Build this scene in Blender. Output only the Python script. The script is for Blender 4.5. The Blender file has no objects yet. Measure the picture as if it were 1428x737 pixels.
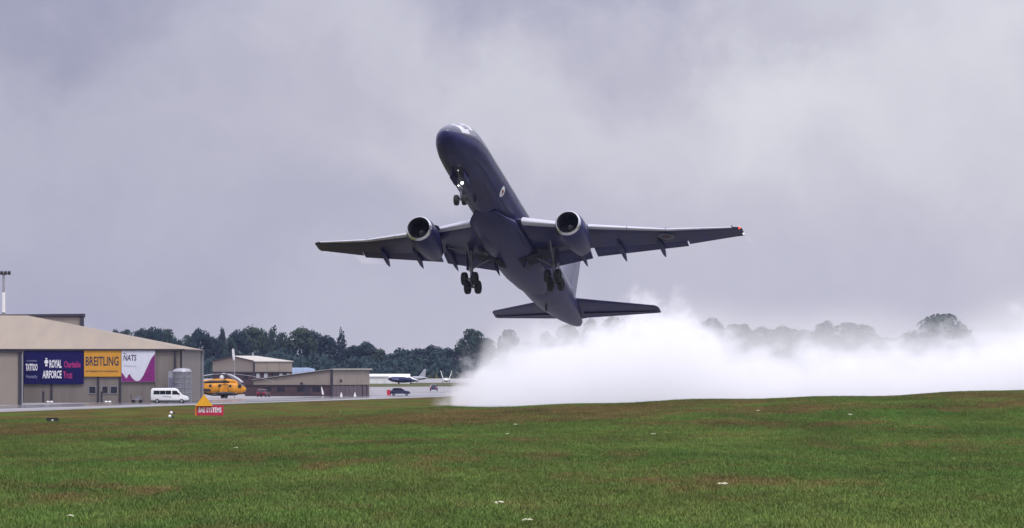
import bpy, bmesh, math, random
import numpy as np
from mathutils import Vector, Matrix, Quaternion
R = math.radians
rng = random.Random(7)
nrg = np.random.default_rng(11)
sc = bpy.context.scene
col = sc.collection

# ------------------------------------------------------------------ camera
F = 8180.0            # focal length in photo pixels (photo is 1428 wide)
EYE = 6.2             # eye height over the airfield
HZ = 508.0            # photo row of the horizon
cam_d = bpy.data.cameras.new('camera'); cam = bpy.data.objects.new('camera', cam_d); col.objects.link(cam)
cam_d.sensor_width = 36; cam_d.lens = F / 1428 * 36
cam_d.clip_start = 1; cam_d.clip_end = 60000
PITCH = math.atan((HZ - 368.5) / F)
cam.location = (0, 0, EYE); cam.rotation_euler = (R(90) + PITCH, 0, 0)
sc.camera = cam
sc.render.resolution_x, sc.render.resolution_y = 1024, 528
sc.view_settings.view_transform = 'Standard'; sc.view_settings.look = 'None'
sc.view_settings.exposure = 0.0; sc.view_settings.gamma = 1.0
sc.cycles.volume_bounces = 28; sc.cycles.max_bounces = 30
sc.cycles.volume_step_rate = 0.7; sc.cycles.volume_max_steps = 512
sc.cycles.use_denoising = True

# ------------------------------------------------------------------ sky (overcast) and sun
SUN_EL, SUN_AZ = R(56), R(150)       # azimuth from +Y towards +X
w = bpy.data.worlds.new('World'); sc.world = w; w.use_nodes = True
nt = w.node_tree; nt.nodes.clear()
def N(t, ty, **kw):
    n = t.nodes.new(ty)
    for k, v in kw.items(): setattr(n, k, v)
    return n
def setin(n, i, v): n.inputs[i].default_value = v
def math_n(t, op, a, b=None, clamp=False):
    n = N(t, 'ShaderNodeMath', operation=op, use_clamp=clamp)
    for i, v in enumerate((a, b)):
        if v is None: continue
        if hasattr(v, 'links'): t.links.new(v, n.inputs[i])
        else: n.inputs[i].default_value = v
    return n.outputs[0]
def vmath(t, op, a, b=None):
    n = N(t, 'ShaderNodeVectorMath', operation=op)
    for i, v in enumerate((a, b)):
        if v is None: continue
        if hasattr(v, 'links'): t.links.new(v, n.inputs[i])
        else: n.inputs[i].default_value = v
    return n
def mixc(t, f, a, b, bt='MIX'):
    n = N(t, 'ShaderNodeMix', data_type='RGBA', blend_type=bt)
    for i, v in ((0, f), (6, a), (7, b)):
        if hasattr(v, 'links'): t.links.new(v, n.inputs[i])
        else: n.inputs[i].default_value = v
    return n.outputs[2]
def maprange(t, v, a, b, c, d, smooth=False):
    n = N(t, 'ShaderNodeMapRange', interpolation_type='SMOOTHSTEP' if smooth else 'LINEAR')
    t.links.new(v, n.inputs[0])
    for i, x in enumerate((a, b, c, d)): n.inputs[1 + i].default_value = x
    return n.outputs[0]

tc = N(nt, 'ShaderNodeTexCoord')
D0 = vmath(nt, 'NORMALIZE', tc.outputs['Generated']).outputs[0]
wn = N(nt, 'ShaderNodeTexNoise'); nt.links.new(D0, wn.inputs['Vector'])
setin(wn, 'Scale', 22.0); setin(wn, 'Detail', 6.0); setin(wn, 'Roughness', 0.6)
wv = vmath(nt, 'SCALE', vmath(nt, 'SUBTRACT', wn.outputs['Color'], (0.5, 0.5, 0.5)).outputs[0]); setin(wv, 'Scale', 0.075)
DW = vmath(nt, 'MULTIPLY', vmath(nt, 'ADD', D0, wv.outputs[0]).outputs[0], (1, 1, 1.9)).outputs[0]
def bank(px, py, rpx, amp):
    az, el = (px - 714) / F, (HZ - py) / F
    d = Vector((math.sin(az), math.cos(az), el)); d.normalize(); d.z *= 1.9
    dist = N(nt, 'ShaderNodeVectorMath', operation='DISTANCE'); nt.links.new(DW, dist.inputs[0]); dist.inputs[1].default_value = d
    return maprange(nt, dist.outputs['Value'], rpx / F, 0.0, 0.0, amp, True)
base_n = N(nt, 'ShaderNodeTexNoise'); nt.links.new(D0, base_n.inputs['Vector'])
setin(base_n, 'Scale', 5.0); setin(base_n, 'Detail', 5.0); setin(base_n, 'Roughness', 0.55)
fine_n = N(nt, 'ShaderNodeTexNoise'); nt.links.new(DW, fine_n.inputs['Vector'])
setin(fine_n, 'Scale', 38.0); setin(fine_n, 'Detail', 5.0); setin(fine_n, 'Roughness', 0.55)
tot = math_n(nt, 'ADD', maprange(nt, base_n.outputs[0], 0.3, 0.7, -0.04, 0.04), maprange(nt, fine_n.outputs[0], 0.3, 0.7, -0.025, 0.025))
BANKS = [(60, 0, 460, -0.36), (-80, 430, 650, -0.22), (420, 300, 420, -0.10), (470, 140, 170, -0.10), (800, -50, 330, -0.30), (860, 120, 130, -0.10),
         (1300, 150, 560, 0.16), (1050, 130, 220, 0.12), (640, 200, 320, 0.10), (1200, 400, 300, -0.05), (1420, 40, 200, 0.10), (1150, 20, 150, -0.12), (700, 400, 350, -0.07)]
for b in BANKS: tot = math_n(nt, 'ADD', tot, bank(b[0], b[1], b[2] * 1.15, b[3] * 0.98))
val = math_n(nt, 'ADD', 0.55, tot, True)
ramp = N(nt, 'ShaderNodeValToRGB'); nt.links.new(val, ramp.inputs[0])
ramp.color_ramp.elements[0].position = 0.0; ramp.color_ramp.elements[0].color = (0.18, 0.19, 0.35, 1)
ramp.color_ramp.elements[1].position = 1.0; ramp.color_ramp.elements[1].color = (0.86, 0.86, 0.90, 1)
e = ramp.color_ramp.elements.new(0.5); e.color = (0.525, 0.52, 0.63, 1)
sep = N(nt, 'ShaderNodeSeparateXYZ'); nt.links.new(D0, sep.inputs[0])
lift = maprange(nt, sep.outputs[2], 0.05, 1.0, 1.0, 3.2)
cl = vmath(nt, 'SCALE', ramp.outputs[0]); nt.links.new(lift, cl.inputs['Scale'])
bg1 = N(nt, 'ShaderNodeBackground'); nt.links.new(cl.outputs[0], bg1.inputs[0]); setin(bg1, 1, 1.0)
sky = N(nt, 'ShaderNodeTexSky', sky_type='NISHITA'); sky.sun_disc = False
sky.sun_elevation = SUN_EL; sky.sun_rotation = SUN_AZ
bg2 = N(nt, 'ShaderNodeBackground'); nt.links.new(sky.outputs[0], bg2.inputs[0]); setin(bg2, 1, 0.08)
mx = N(nt, 'ShaderNodeMixShader'); setin(mx, 0, 0.94)
nt.links.new(bg2.outputs[0], mx.inputs[1]); nt.links.new(bg1.outputs[0], mx.inputs[2])
out = N(nt, 'ShaderNodeOutputWorld'); nt.links.new(mx.outputs[0], out.inputs[0])

sl = bpy.data.lights.new('sun', 'SUN'); so = bpy.data.objects.new('sun', sl); col.objects.link(so)
sl.energy = 1.5; sl.angle = R(12); sl.color = (1.0, 0.96, 0.9)
sd = Vector((math.sin(SUN_AZ) * math.cos(SUN_EL), math.cos(SUN_AZ) * math.cos(SUN_EL), math.sin(SUN_EL)))
so.rotation_euler = sd.to_track_quat('Z', 'Y').to_euler()

# ------------------------------------------------------------------ helpers
def wx(px, d): return (px - 714) / F * d
def wz(py, d): return EYE + (HZ - py) * d / F
def gd(py): return EYE * F / (py - HZ)          # distance of flat ground seen on a photo row

MATS = {}
def mat(name, rgb, rough=0.6, metal=0.0, var=0.12, scale=0.8, bump=0.0, bscale=None, spec=0.5, stretch=(1, 1, 1), emit=None, estr=0):
    m = bpy.data.materials.new(name); m.use_nodes = True; t = m.node_tree
    b = t.nodes['Principled BSDF']
    tcn = N(t, 'ShaderNodeTexCoord'); v = vmath(t, 'MULTIPLY', tcn.outputs['Object'], stretch).outputs[0]
    n = N(t, 'ShaderNodeTexNoise'); t.links.new(v, n.inputs['Vector']); setin(n, 'Scale', scale); setin(n, 'Detail', 5.0); setin(n, 'Roughness', 0.65)
    k = maprange(t, n.outputs[0], 0.3, 0.7, 1 - var, 1 + var)
    s = vmath(t, 'SCALE', (*rgb,)); t.links.new(k, s.inputs['Scale'])
    t.links.new(s.outputs[0], b.inputs['Base Color'])
    t.links.new(maprange(t, n.outputs[0], 0.3, 0.7, rough * 0.85, min(1, rough * 1.15)), b.inputs['Roughness'])
    setin(b, 'Metallic', metal); setin(b, 'Specular IOR Level', spec)
    if bump:
        n2 = N(t, 'ShaderNodeTexNoise'); t.links.new(v, n2.inputs['Vector']); setin(n2, 'Scale', bscale or scale * 4); setin(n2, 'Detail', 3.0)
        bp = N(t, 'ShaderNodeBump'); setin(bp, 'Strength', bump); setin(bp, 'Distance', 0.05); t.links.new(n2.outputs[0], bp.inputs['Height']); t.links.new(bp.outputs[0], b.inputs['Normal'])
    if emit: setin(b, 'Emission Color', (*emit, 1)); setin(b, 'Emission Strength', estr)
    MATS[name] = m
    return m

class MB:
    def __init__(s): s.v = []; s.f = []; s.m = []; s.mi = 0
    def add(s, vs, fs):
        o = len(s.v); s.v += [tuple(p) for p in vs]; s.f += [tuple(i + o for i in f) for f in fs]; s.m += [s.mi] * len(fs); return s
    def box(s, c, d, rz=0.0, ax=None):
        x, y, z = d[0] / 2, d[1] / 2, d[2] / 2
        vs = [Vector((i * x, j * y, k * z)) for i in (-1, 1) for j in (-1, 1) for k in (-1, 1)]
        M = ax if ax else Matrix.Rotation(rz, 3, 'Z')
        vs = [M @ p + Vector(c) for p in vs]
        return s.add(vs, [(0, 1, 3, 2), (4, 6, 7, 5), (0, 4, 5, 1), (2, 3, 7, 6), (0, 2, 6, 4), (1, 5, 7, 3)])
    def loft(s, rings, c0=True, c1=True):
        n = len(rings[0]); vs = [p for r in rings for p in r]; fs = []
        for i in range(len(rings) - 1):
            for j in range(n):
                k = (j + 1) % n; fs.append((i * n + j, i * n + k, (i + 1) * n + k, (i + 1) * n + j))
        if c0: fs.append(tuple(range(n - 1, -1, -1)))
        if c1: fs.append(tuple((len(rings) - 1) * n + j for j in range(n)))
        return s.add(vs, fs)
    def tube(s, pts, rad, n=10, c=True):
        pts = [Vector(p) for p in pts]; rad = rad if isinstance(rad, (list, tuple)) else [rad] * len(pts)
        d = (pts[-1] - pts[0]).normalized(); u = d.orthogonal().normalized(); v = d.cross(u)
        return s.loft([[p + (u * math.cos(2 * math.pi * k / n) + v * math.sin(2 * math.pi * k / n)) * r for k in range(n)] for p, r in zip(pts, rad)], c, c)
    def lathe(s, prof, origin, axis, n=20, close=False):
        axis = Vector(axis).normalized(); u = axis.orthogonal().normalized(); v = axis.cross(u); o = Vector(origin)
        rings = [[o + axis * a + (u * math.cos(2 * math.pi * k / n) + v * math.sin(2 * math.pi * k / n)) * max(r, 1e-4) for k in range(n)] for a, r in prof]
        return s.loft(rings, close, close)
    def prism(s, poly, a, b):          # poly of (x, z) extruded in y from a to b
        n = len(poly)
        vs = [(x, a, z) for x, z in poly] + [(x, b, z) for x, z in poly]
        fs = [tuple(range(n - 1, -1, -1)), tuple(range(n, 2 * n))] + [(i, (i + 1) % n, n + (i + 1) % n, n + i) for i in range(n)]
        return s.add(vs, fs)
    def ball(s, c, r, n=10, sq=(1, 1, 1)):
        rings = []
        for i in range(n + 1):
            a = math.pi * i / n
            rings.append([Vector(c) + Vector((max(math.sin(a), 1e-3) * math.cos(2 * math.pi * k / n) * r * sq[0], max(math.sin(a), 1e-3) * math.sin(2 * math.pi * k / n) * r * sq[1], math.cos(a) * r * sq[2])) for k in range(n)])
        return s.loft(rings, True, True)
    def build(s, name, m, parent=None, smooth=35, loc=None):
        me = bpy.data.meshes.new(name); me.from_pydata(s.v, [], s.f); 
        bm = bmesh.new(); bm.from_mesh(me); bmesh.ops.recalc_face_normals(bm, faces=bm.faces); bm.to_mesh(me); bm.free()
        for x in (m if isinstance(m, (list, tuple)) else [m]): me.materials.append(MATS[x])
        me.polygons.foreach_set('material_index', s.m)
        if smooth:
            me.polygons.foreach_set('use_smooth', [True] * len(me.polygons)); me.set_sharp_from_angle(angle=R(smooth))
        me.update()
        o = bpy.data.objects.new(name, me); col.objects.link(o)
        if parent: o.parent = parent
        if loc: o.location = loc
        return o
def empty(name, loc, rz=0.0):
    o = bpy.data.objects.new(name, None); col.objects.link(o); o.location = loc; o.rotation_euler = (0, 0, rz); o.empty_display_size = 0.5; return o
def tag(o, label=None, cat=None, group=None, kind=None):
    if label: o['label'] = label
    if cat: o['category'] = cat
    if group: o['group'] = group
    if kind: o['kind'] = kind
    return o
def copy_tree(o, parent=None):
    c = o.copy(); col.objects.link(c); c.parent = parent
    for ch in list(o.children): copy_tree(ch, c)
    return c
def text(name, s, m, box, y, parent=None, bold=0.0, shear=0.0):   # flat lettering facing -Y, filling box (x0, z0, x1, z1)
    cu = bpy.data.curves.new(name, 'FONT'); cu.body = s; cu.resolution_u = 2; cu.offset = bold; cu.shear = shear
    o = bpy.data.objects.new(name, cu); col.objects.link(o)
    me = bpy.data.meshes.new_from_object(o); bpy.data.objects.remove(o); bpy.data.curves.remove(cu)
    me.materials.clear(); me.materials.append(MATS[m])
    co = np.empty(len(me.vertices) * 3); me.vertices.foreach_get('co', co); co = co.reshape(-1, 3)
    lo, hi = co.min(0), co.max(0)
    x0, z0, x1, z1 = box
    q = np.zeros_like(co); q[:, 0] = x0 + (co[:, 0] - lo[0]) / (hi[0] - lo[0]) * (x1 - x0); q[:, 2] = z0 + (co[:, 1] - lo[1]) / (hi[1] - lo[1]) * (z1 - z0); q[:, 1] = y
    me.vertices.foreach_set('co', q.ravel()); me.update(); me.name = name
    ob = bpy.data.objects.new(name, me); col.objects.link(ob)
    if parent: ob.parent = parent
    return ob

# ------------------------------------------------------------------ materials
mat('aircraft_paint', (0.026, 0.025, 0.096), 0.40, 0.0, 0.42, 0.9, 0.04, 3, spec=0.3, stretch=(1, 0.25, 1)); mat('aircraft_lit_upper', (0.085, 0.088, 0.135), 0.38, 0.0, 0.2, 0.35, 0.04, 3, spec=0.3)
for _n in ('aircraft_paint', 'aircraft_lit_upper'):
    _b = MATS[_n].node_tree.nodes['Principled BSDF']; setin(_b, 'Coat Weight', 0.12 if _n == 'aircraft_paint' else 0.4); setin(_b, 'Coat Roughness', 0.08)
mat('aircraft_paint_fin', (0.17, 0.175, 0.25), 0.42, 0.0, 0.08, 0.4)
mat('aircraft_stripe', (0.014, 0.014, 0.03), 0.4)
mat('bare_metal', (0.72, 0.72, 0.76), 0.22, 0.85, 0.06)
mat('slat_metal', (0.5, 0.5, 0.56), 0.4, 0.1, 0.08)
mat('gear_steel', (0.17, 0.17, 0.20), 0.4, 0.3, 0.15, 3)
mat('rubber', (0.018, 0.018, 0.02), 0.75, 0, 0.2, 4)
mat('well_dark', (0.03, 0.03, 0.045), 0.8)
mat('fan_metal', (0.05, 0.05, 0.065), 0.4, 0.4, 0.15, 3)
mat('cockpit_glass', (0.05, 0.055, 0.07), 0.08, 0, 0.05)
mat('highlight_pale', (0.58, 0.58, 0.63), 0.35, 0, 0.08); mat('screen_glass', (0.16, 0.165, 0.2), 0.12, 0, 0.1)
mat('roundel_blue', (0.015, 0.02, 0.09), 0.45); mat('roundel_white', (0.75, 0.75, 0.78), 0.5); mat('roundel_red', (0.25, 0.03, 0.05), 0.5)
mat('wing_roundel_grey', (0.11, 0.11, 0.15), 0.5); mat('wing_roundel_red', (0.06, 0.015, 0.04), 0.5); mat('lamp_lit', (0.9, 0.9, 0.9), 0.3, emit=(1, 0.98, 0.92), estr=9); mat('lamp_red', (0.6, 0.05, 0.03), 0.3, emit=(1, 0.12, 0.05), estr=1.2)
mat('lamp_white', (0.8, 0.8, 0.8), 0.3, emit=(1, 1, 1), estr=4)
mat('cladding', (0.19, 0.166, 0.150), 0.6, 0, 0.16, 0.9, 0.0, stretch=(1, 1, 0.1))
mat('cladding_light', (0.275, 0.235, 0.20), 0.6, 0, 0.06, 0.25)
mat('roof_sheet', (0.265, 0.21, 0.148), 0.55, 0, 0.15, 0.5, stretch=(1, 0.12, 0.12))
mat('roof_pale', (0.46, 0.43, 0.38), 0.5, 0, 0.06, 0.3)
mat('dark_trim', (0.035, 0.03, 0.045), 0.6); mat('grey_trim', (0.30, 0.30, 0.34), 0.5)
mat('brick_dark', (0.07, 0.044, 0.052), 0.85, 0, 0.3, 1.2); mat('brick_mid', (0.13, 0.095, 0.11), 0.85, 0, 0.25, 1.2)
mat('window_dark', (0.02, 0.02, 0.035), 0.12, 0, 0.1); mat('window_pale', (0.45, 0.46, 0.50), 0.25, 0, 0.15)
mat('banner_navy', (0.012, 0.010, 0.085), 0.7, 0, 0.2, 0.8, spec=0.1); mat('banner_gold', (0.62, 0.30, 0.045), 0.7, 0, 0.08, 0.6, spec=0.1)
mat('banner_white', (0.66, 0.67, 0.76), 0.7, 0, 0.05, 0.6); mat('banner_purple', (0.20, 0.012, 0.16), 0.7, 0, 0.3, 1.5)
mat('print_white', (0.8, 0.8, 0.85), 0.7); mat('print_magenta', (0.42, 0.015, 0.16), 0.7); mat('print_ink', (0.03, 0.025, 0.05), 0.7); mat('print_grey', (0.32, 0.32, 0.42), 0.7); mat('print_lilac', (0.36, 0.36, 0.55), 0.7)
mat('steel_grey', (0.22, 0.22, 0.25), 0.4, 0.3, 0.12, 1.5); mat('steel_light', (0.36, 0.36, 0.40), 0.4, 0.2, 0.08, 1.5)
mat('white_paint', (0.8, 0.8, 0.8), 0.35, 0, 0.05); mat('black_plastic', (0.02, 0.02, 0.022), 0.5)
mat('car_glass', (0.015, 0.017, 0.022), 0.06, 0, 0.05)
mat('yellow_paint', (0.70, 0.285, 0.010), 0.5, 0, 0.2, 1.0); mat('yellow_bright', (0.86, 0.42, 0.012), 0.5, 0, 0.05); mat('orange_side', (0.75, 0.17, 0.03), 0.5)
mat('dark_red', (0.08, 0.005, 0.018), 0.3); mat('red_paint', (0.55, 0.02, 0.05), 0.5, 0, 0.08); mat('sign_red', (0.50, 0.012, 0.06), 0.55, 0, 0.08); mat('navy_paint', (0.02, 0.022, 0.07), 0.25)
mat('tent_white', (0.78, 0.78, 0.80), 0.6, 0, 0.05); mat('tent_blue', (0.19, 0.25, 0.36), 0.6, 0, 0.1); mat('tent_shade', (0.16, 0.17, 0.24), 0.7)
mat('jet_white', (0.78, 0.78, 0.82), 0.3); mat('jet_blue', (0.035, 0.04, 0.12), 0.3); mat('jet_grey', (0.35, 0.36, 0.42), 0.45)
mat('bark', (0.05, 0.04, 0.035), 0.9); mat('stem_green', (0.06, 0.10, 0.03), 0.7); mat('petal', (0.50, 0.50, 0.34), 0.7, 0, 0.15, 20)
mat('sock', (0.72, 0.72, 0.76), 0.7); mat('barrier_white', (0.62, 0.60, 0.64), 0.6)
for nm, c in (('leaf_dark', (0.022, 0.042, 0.042)), ('leaf_mid', (0.036, 0.062, 0.046)), ('leaf_olive', (0.042, 0.064, 0.036))):
    m = mat(nm, tuple(x * 1.0 for x in c), 0.85, 0, 0.3, 0.25); t = m.node_tree
    b = t.nodes['Principled BSDF']; setin(b, 'Specular IOR Level', 0.2)

# ------------------------------------------------------------------ ground
ZC = [(-60, 2.85), (-28.8, 2.89), (-25, 2.91), (-19.1, 3.0), (-9.6, 3.34), (-3.8, 3.66), (11.5, 4.06), (28.8, 4.63), (60, 5.2)]
def lin(tab, x): return np.interp(x, [a for a, _ in tab], [b for _, b in tab])
def sstep(a, b, x):
    t = np.clip((x - a) / (b - a), 0, 1); return t * t * (3 - 2 * t)
def ground_z(x, y):
    x = np.asarray(x, float); y = np.asarray(y, float)
    zc = lin(ZC, x)
    base = np.interp(y, [0, 82, 200, 330], [4.45, 3.92, 3.72, 3.72])
    wgt = sstep(90, 330, y)
    z = base * (1 - wgt) + zc * wgt
    z = z + 0.05 * np.sin(x * 0.31 + y * 0.05) * sstep(60, 140, y) + 0.04 * np.sin(x * 0.83 - y * 0.021)
    return z * (1 - sstep(335, 465, y))
def grass_nodes(t, geo_pos):
    p = vmath(t, 'MULTIPLY', geo_pos, (1.0, 0.30, 0.0)).outputs[0]
    n1 = N(t, 'ShaderNodeTexNoise'); t.links.new(p, n1.inputs['Vector']); setin(n1, 'Scale', 0.085); setin(n1, 'Detail', 5.0); setin(n1, 'Roughness', 0.62)
    p2 = vmath(t, 'MULTIPLY', geo_pos, (1.0, 0.12, 0.0)).outputs[0]
    n2 = N(t, 'ShaderNodeTexNoise'); t.links.new(p2, n2.inputs['Vector']); setin(n2, 'Scale', 0.8); setin(n2, 'Detail', 5.0); setin(n2, 'Roughness', 0.7)
    n3 = N(t, 'ShaderNodeTexNoise'); t.links.new(p, n3.inputs['Vector']); setin(n3, 'Scale', 0.05); setin(n3, 'Detail', 2.0)
    # worn brown bands: a long strip on the brow, looser patches elsewhere
    s = N(t, 'ShaderNodeSeparateXYZ'); t.links.new(geo_pos, s.inputs[0])
    far = maprange(t, s.outputs[1], 340, 480, 0, 0.09, True)
    brow = math_n(t, 'MULTIPLY', maprange(t, s.outputs[1], 230, 275, 0, 0.14, True), maprange(t, s.outputs[1], 337, 318, 0, 1, True))
    k = math_n(t, 'ADD', math_n(t, 'ADD', n1.outputs[0], math_n(t, 'MULTIPLY', math_n(t, 'SUBTRACT', n2.outputs[0], 0.5), 0.5)), math_n(t, 'ADD', brow, far))
    west = maprange(t, s.outputs[0], 12, -14, 0, 0.035, True)
    dry = maprange(t, math_n(t, 'ADD', k, west), 0.50, 0.68, 0, 0.85, True)
    return dry, n2.outputs[0], n3.outputs[0]
def grass_material(name, blades):
    m = bpy.data.materials.new(name); m.use_nodes = True; t = m.node_tree; b = t.nodes['Principled BSDF']
    g = N(t, 'ShaderNodeNewGeometry')
    dry, n2, n3 = grass_nodes(t, g.outputs['Position'])
    green = mixc(t, maprange(t, n3, 0.35, 0.65, 0, 1), (0.076, 0.154, 0.027, 1), (0.126, 0.176, 0.038, 1))
    green = mixc(t, maprange(t, n2, 0.42, 0.75, 0, 0.8), green, (0.13, 0.135, 0.035, 1))
    brown = mixc(t, maprange(t, n2, 0.3, 0.7, 0, 1), (0.140, 0.088, 0.036, 1), (0.178, 0.132, 0.048, 1))
    c = mixc(t, dry, green, brown)
    pm = N(t, 'ShaderNodeTexNoise'); t.links.new(vmath(t, 'MULTIPLY', vmath(t, 'ADD', g.outputs['Position'], (37.0, 90.0, 0.0)).outputs[0], (1.0, 0.2, 0.0)).outputs[0], pm.inputs['Vector']); setin(pm, 'Scale', 0.22); setin(pm, 'Detail', 6.0); setin(pm, 'Roughness', 0.65)
    pv = vmath(t, 'SCALE', c); t.links.new(maprange(t, pm.outputs[0], 0.33, 0.67, 0.68, 1.22), pv.inputs['Scale']); c = pv.outputs[0]
    if blades:
        oi = N(t, 'ShaderNodeObjectInfo')
        k = maprange(t, oi.outputs['Random'], 0, 1, 0.72, 1.4)
        sc_ = vmath(t, 'SCALE', c); t.links.new(k, sc_.inputs['Scale']); c = sc_.outputs[0]
    else:
        g2 = N(t, 'ShaderNodeTexNoise'); t.links.new(vmath(t, 'MULTIPLY', g.outputs['Position'], (1, 0.15, 0)).outputs[0], g2.inputs['Vector']); setin(g2, 'Scale', 3.0); setin(g2, 'Detail', 4.0)
        sc_ = vmath(t, 'SCALE', c); t.links.new(maprange(t, g2.outputs[0], 0.3, 0.7, 0.42, 0.82), sc_.inputs['Scale']); c = sc_.outputs[0]
    t.links.new(c, b.inputs['Base Color']); setin(b, 'Roughness', 0.75 if blades else 1.0); setin(b, 'Specular IOR Level', 0.25 if blades else 0.0)
    MATS[name] = m
grass_material('turf', False); grass_material('blade', True)
def grid_mesh(name, xs, ys, zf, m):
    X, Y = np.meshgrid(xs, ys); Z = zf(X, Y)
    v = np.stack([X, Y, Z], -1).reshape(-1, 3); nx, ny = len(xs), len(ys)
    fs = [(j * nx + i, j * nx + i + 1, (j + 1) * nx + i + 1, (j + 1) * nx + i) for j in range(ny - 1) for i in range(nx - 1)]
    me = bpy.data.meshes.new(name); me.from_pydata(v.tolist(), [], fs); me.materials.append(MATS[m])
    me.polygons.foreach_set('use_smooth', [True] * len(me.polygons)); me.update()
    o = bpy.data.objects.new(name, me); col.objects.link(o); return o
xs = np.unique(np.concatenate([np.linspace(-60, 60, 121), np.array([-6000, -2000, -700, -250, -120, -85, 85, 120, 250, 700, 2000, 6000])]))
ys = np.unique(np.concatenate([np.array([-3000, -500, -50, 0, 30]), np.linspace(50, 600, 140), np.array([700, 900, 1500, 3000, 6000, 12000])]))
tag(grid_mesh('ground', xs, ys, ground_z, 'turf'), kind='structure')

# wet concrete: taxiway + apron, lighter lane, joints
m = mat('wet_concrete', (0.24, 0.225, 0.23), 0.5, 0, 0.25, 0.05, 0.03, 1.5, stretch=(1, 0.3, 1)); mat('wet_asphalt', (0.13, 0.125, 0.135), 0.14, 0, 0.3, 0.05, stretch=(1, 0.3, 1)); mat('pale_concrete', (0.24, 0.225, 0.23), 0.6, 0, 0.12, 0.05, stretch=(1, 0.3, 1))
mat('runway_concrete', (0.18, 0.176, 0.178), 0.5, 0, 0.15, 0.05, stretch=(0.3, 1, 1)); mat('far_grass', (0.085, 0.088, 0.035), 0.9, 0, 0.25, 0.03, spec=0.05)
def sheet(name, pts, z, m):
    b = MB(); b.add([(x, y, z) for x, y in pts], [tuple(range(len(pts)))])
    return tag(b.build(name, m, smooth=0), kind='structure')
def PP(px, py): d = gd(py); return (wx(px, d), d)
sheet('apron', [PP(-600, 590), PP(0, 575), PP(620, 553.2), PP(800, 548), PP(1500, 535), (1400, 2500), (-900, 2500)], 0.02, 'wet_concrete')
sheet('taxiway', [PP(-300, 576), PP(0, 570.3), PP(360, 561), PP(620, 552.2), PP(620, 548.5), PP(360, 556.5), PP(0, 566.6), PP(-300, 571.5)], 0.05, 'wet_asphalt')
sheet('taxiway_edge', [PP(-300, 581.5), PP(0, 574), PP(300, 564.5), PP(620, 554), PP(620, 552.6), PP(300, 562.2), PP(0, 570.9), PP(-300, 577)], 0.05, 'pale_concrete')
sheet('pavement', [PP(505, 549.5), PP(640, 547.3), PP(640, 540.2), PP(505, 541.2)], 0.05, 'pale_concrete')
sheet('runway', [(-16, 468), (40, 468), (120, 760), (170, 960), (-6.0, 960), (-6.5, 820)], 0.035, 'runway_concrete')
sheet('field', [PP(480, 540.2), PP(760, 538.6), PP(760, 534), PP(480, 534.5)], 0.06, 'far_grass')
# ------------------------------------------------------------------ main hangar (hip roof)
def quad_roof(name, pts, m, parent, th=0.12):
    b = MB(); n = len(pts)
    b.add([Vector(p) for p in pts] + [Vector(p) + Vector((0, 0, -th)) for p in pts], [tuple(range(n)), tuple(range(2 * n - 1, n - 1, -1))] + [(i, (i + 1) % n, n + (i + 1) % n, n + i) for i in range(n)])
    return b.build(name, m, parent, smooth=0)
D1, DEP, HE = 940.0, 65.0, 8.62
xr = wx(251, D1); xl = -150.0; ridx = wx(38, 972)
hg = tag(empty('hangar', (xr, D1, 0)), 'large beige hangar with a wide hip roof and advertising banners on its wall', 'hangar')
def L(x, y, z): return (x - xr, y - D1, z)
# front wall as cladding panels between posts
edges = [wx(p, D1) for p in (-260, -180, -100, -20, 33, 72, 137, 167.5, 216, 251)]
for a, c in zip(edges[:-1], edges[1:]):
    MB().box(L((a + c) / 2, D1 + 0.1, 4.22), (c - a - 0.10, 0.2, 8.44)).build('wall_panel', 'cladding', hg, 0)
for p in (72, 137, 167.5):
    MB().box(L(wx(p, D1), D1 - 0.06, 4.2), (0.34, 0.24, 8.4)).build('post', 'dark_trim', hg, 0)
for i in range(4):
    y0 = D1 + 0.3 + i * (DEP - 0.3) / 4; y1 = y0 + (DEP - 0.3) / 4 - 0.1
    MB().box(L(xr - 0.1, (y0 + y1) / 2, 4.22), (0.2, y1 - y0, 8.44)).build('wall_panel', 'cladding', hg, 0)
MB().box(L((xl + xr) / 2, D1 + DEP, 4.2), (xr - xl, 0.2, 8.4)).build('rear_wall', 'cladding', hg, 0)
MB().box(L(xr + 0.12, D1 + DEP + 0.1, 4.25), (0.5, 0.5, 8.5)).build('corner_trim', 'grey_trim', hg, 0)
MB().box(L(xr + 0.02, D1 + DEP - 1.6, 4.25), (0.12, 1.2, 8.5)).build('drain_pipe', 'dark_trim', hg, 0)
for p in (244.5, 253.5):
    b = MB(); x = wx(p, D1) if p < 251 else xr + 0.12; y = D1 - 0.2 if p < 251 else D1 + 1.2
    b.tube([L(x, y, 0.3), L(x, y, 8.45)], 0.16, 8).build('drain_pipe', 'dark_trim', hg)
MB().box(L((xl + xr) / 2 + 0.3, D1 - 0.28, 8.50), (xr - xl + 0.9, 0.55, 0.26)).build('gutter', 'dark_trim', hg, 0)
MB().box(L(xr + 0.25, D1 + DEP / 2, 8.50), (0.5, DEP - 0.6, 0.24)).build('gutter', 'dark_trim', hg, 0)
E1, E2 = xr + 0.35, D1 - 0.35
rz_ = 14.25; ry = D1 + DEP / 2
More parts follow.
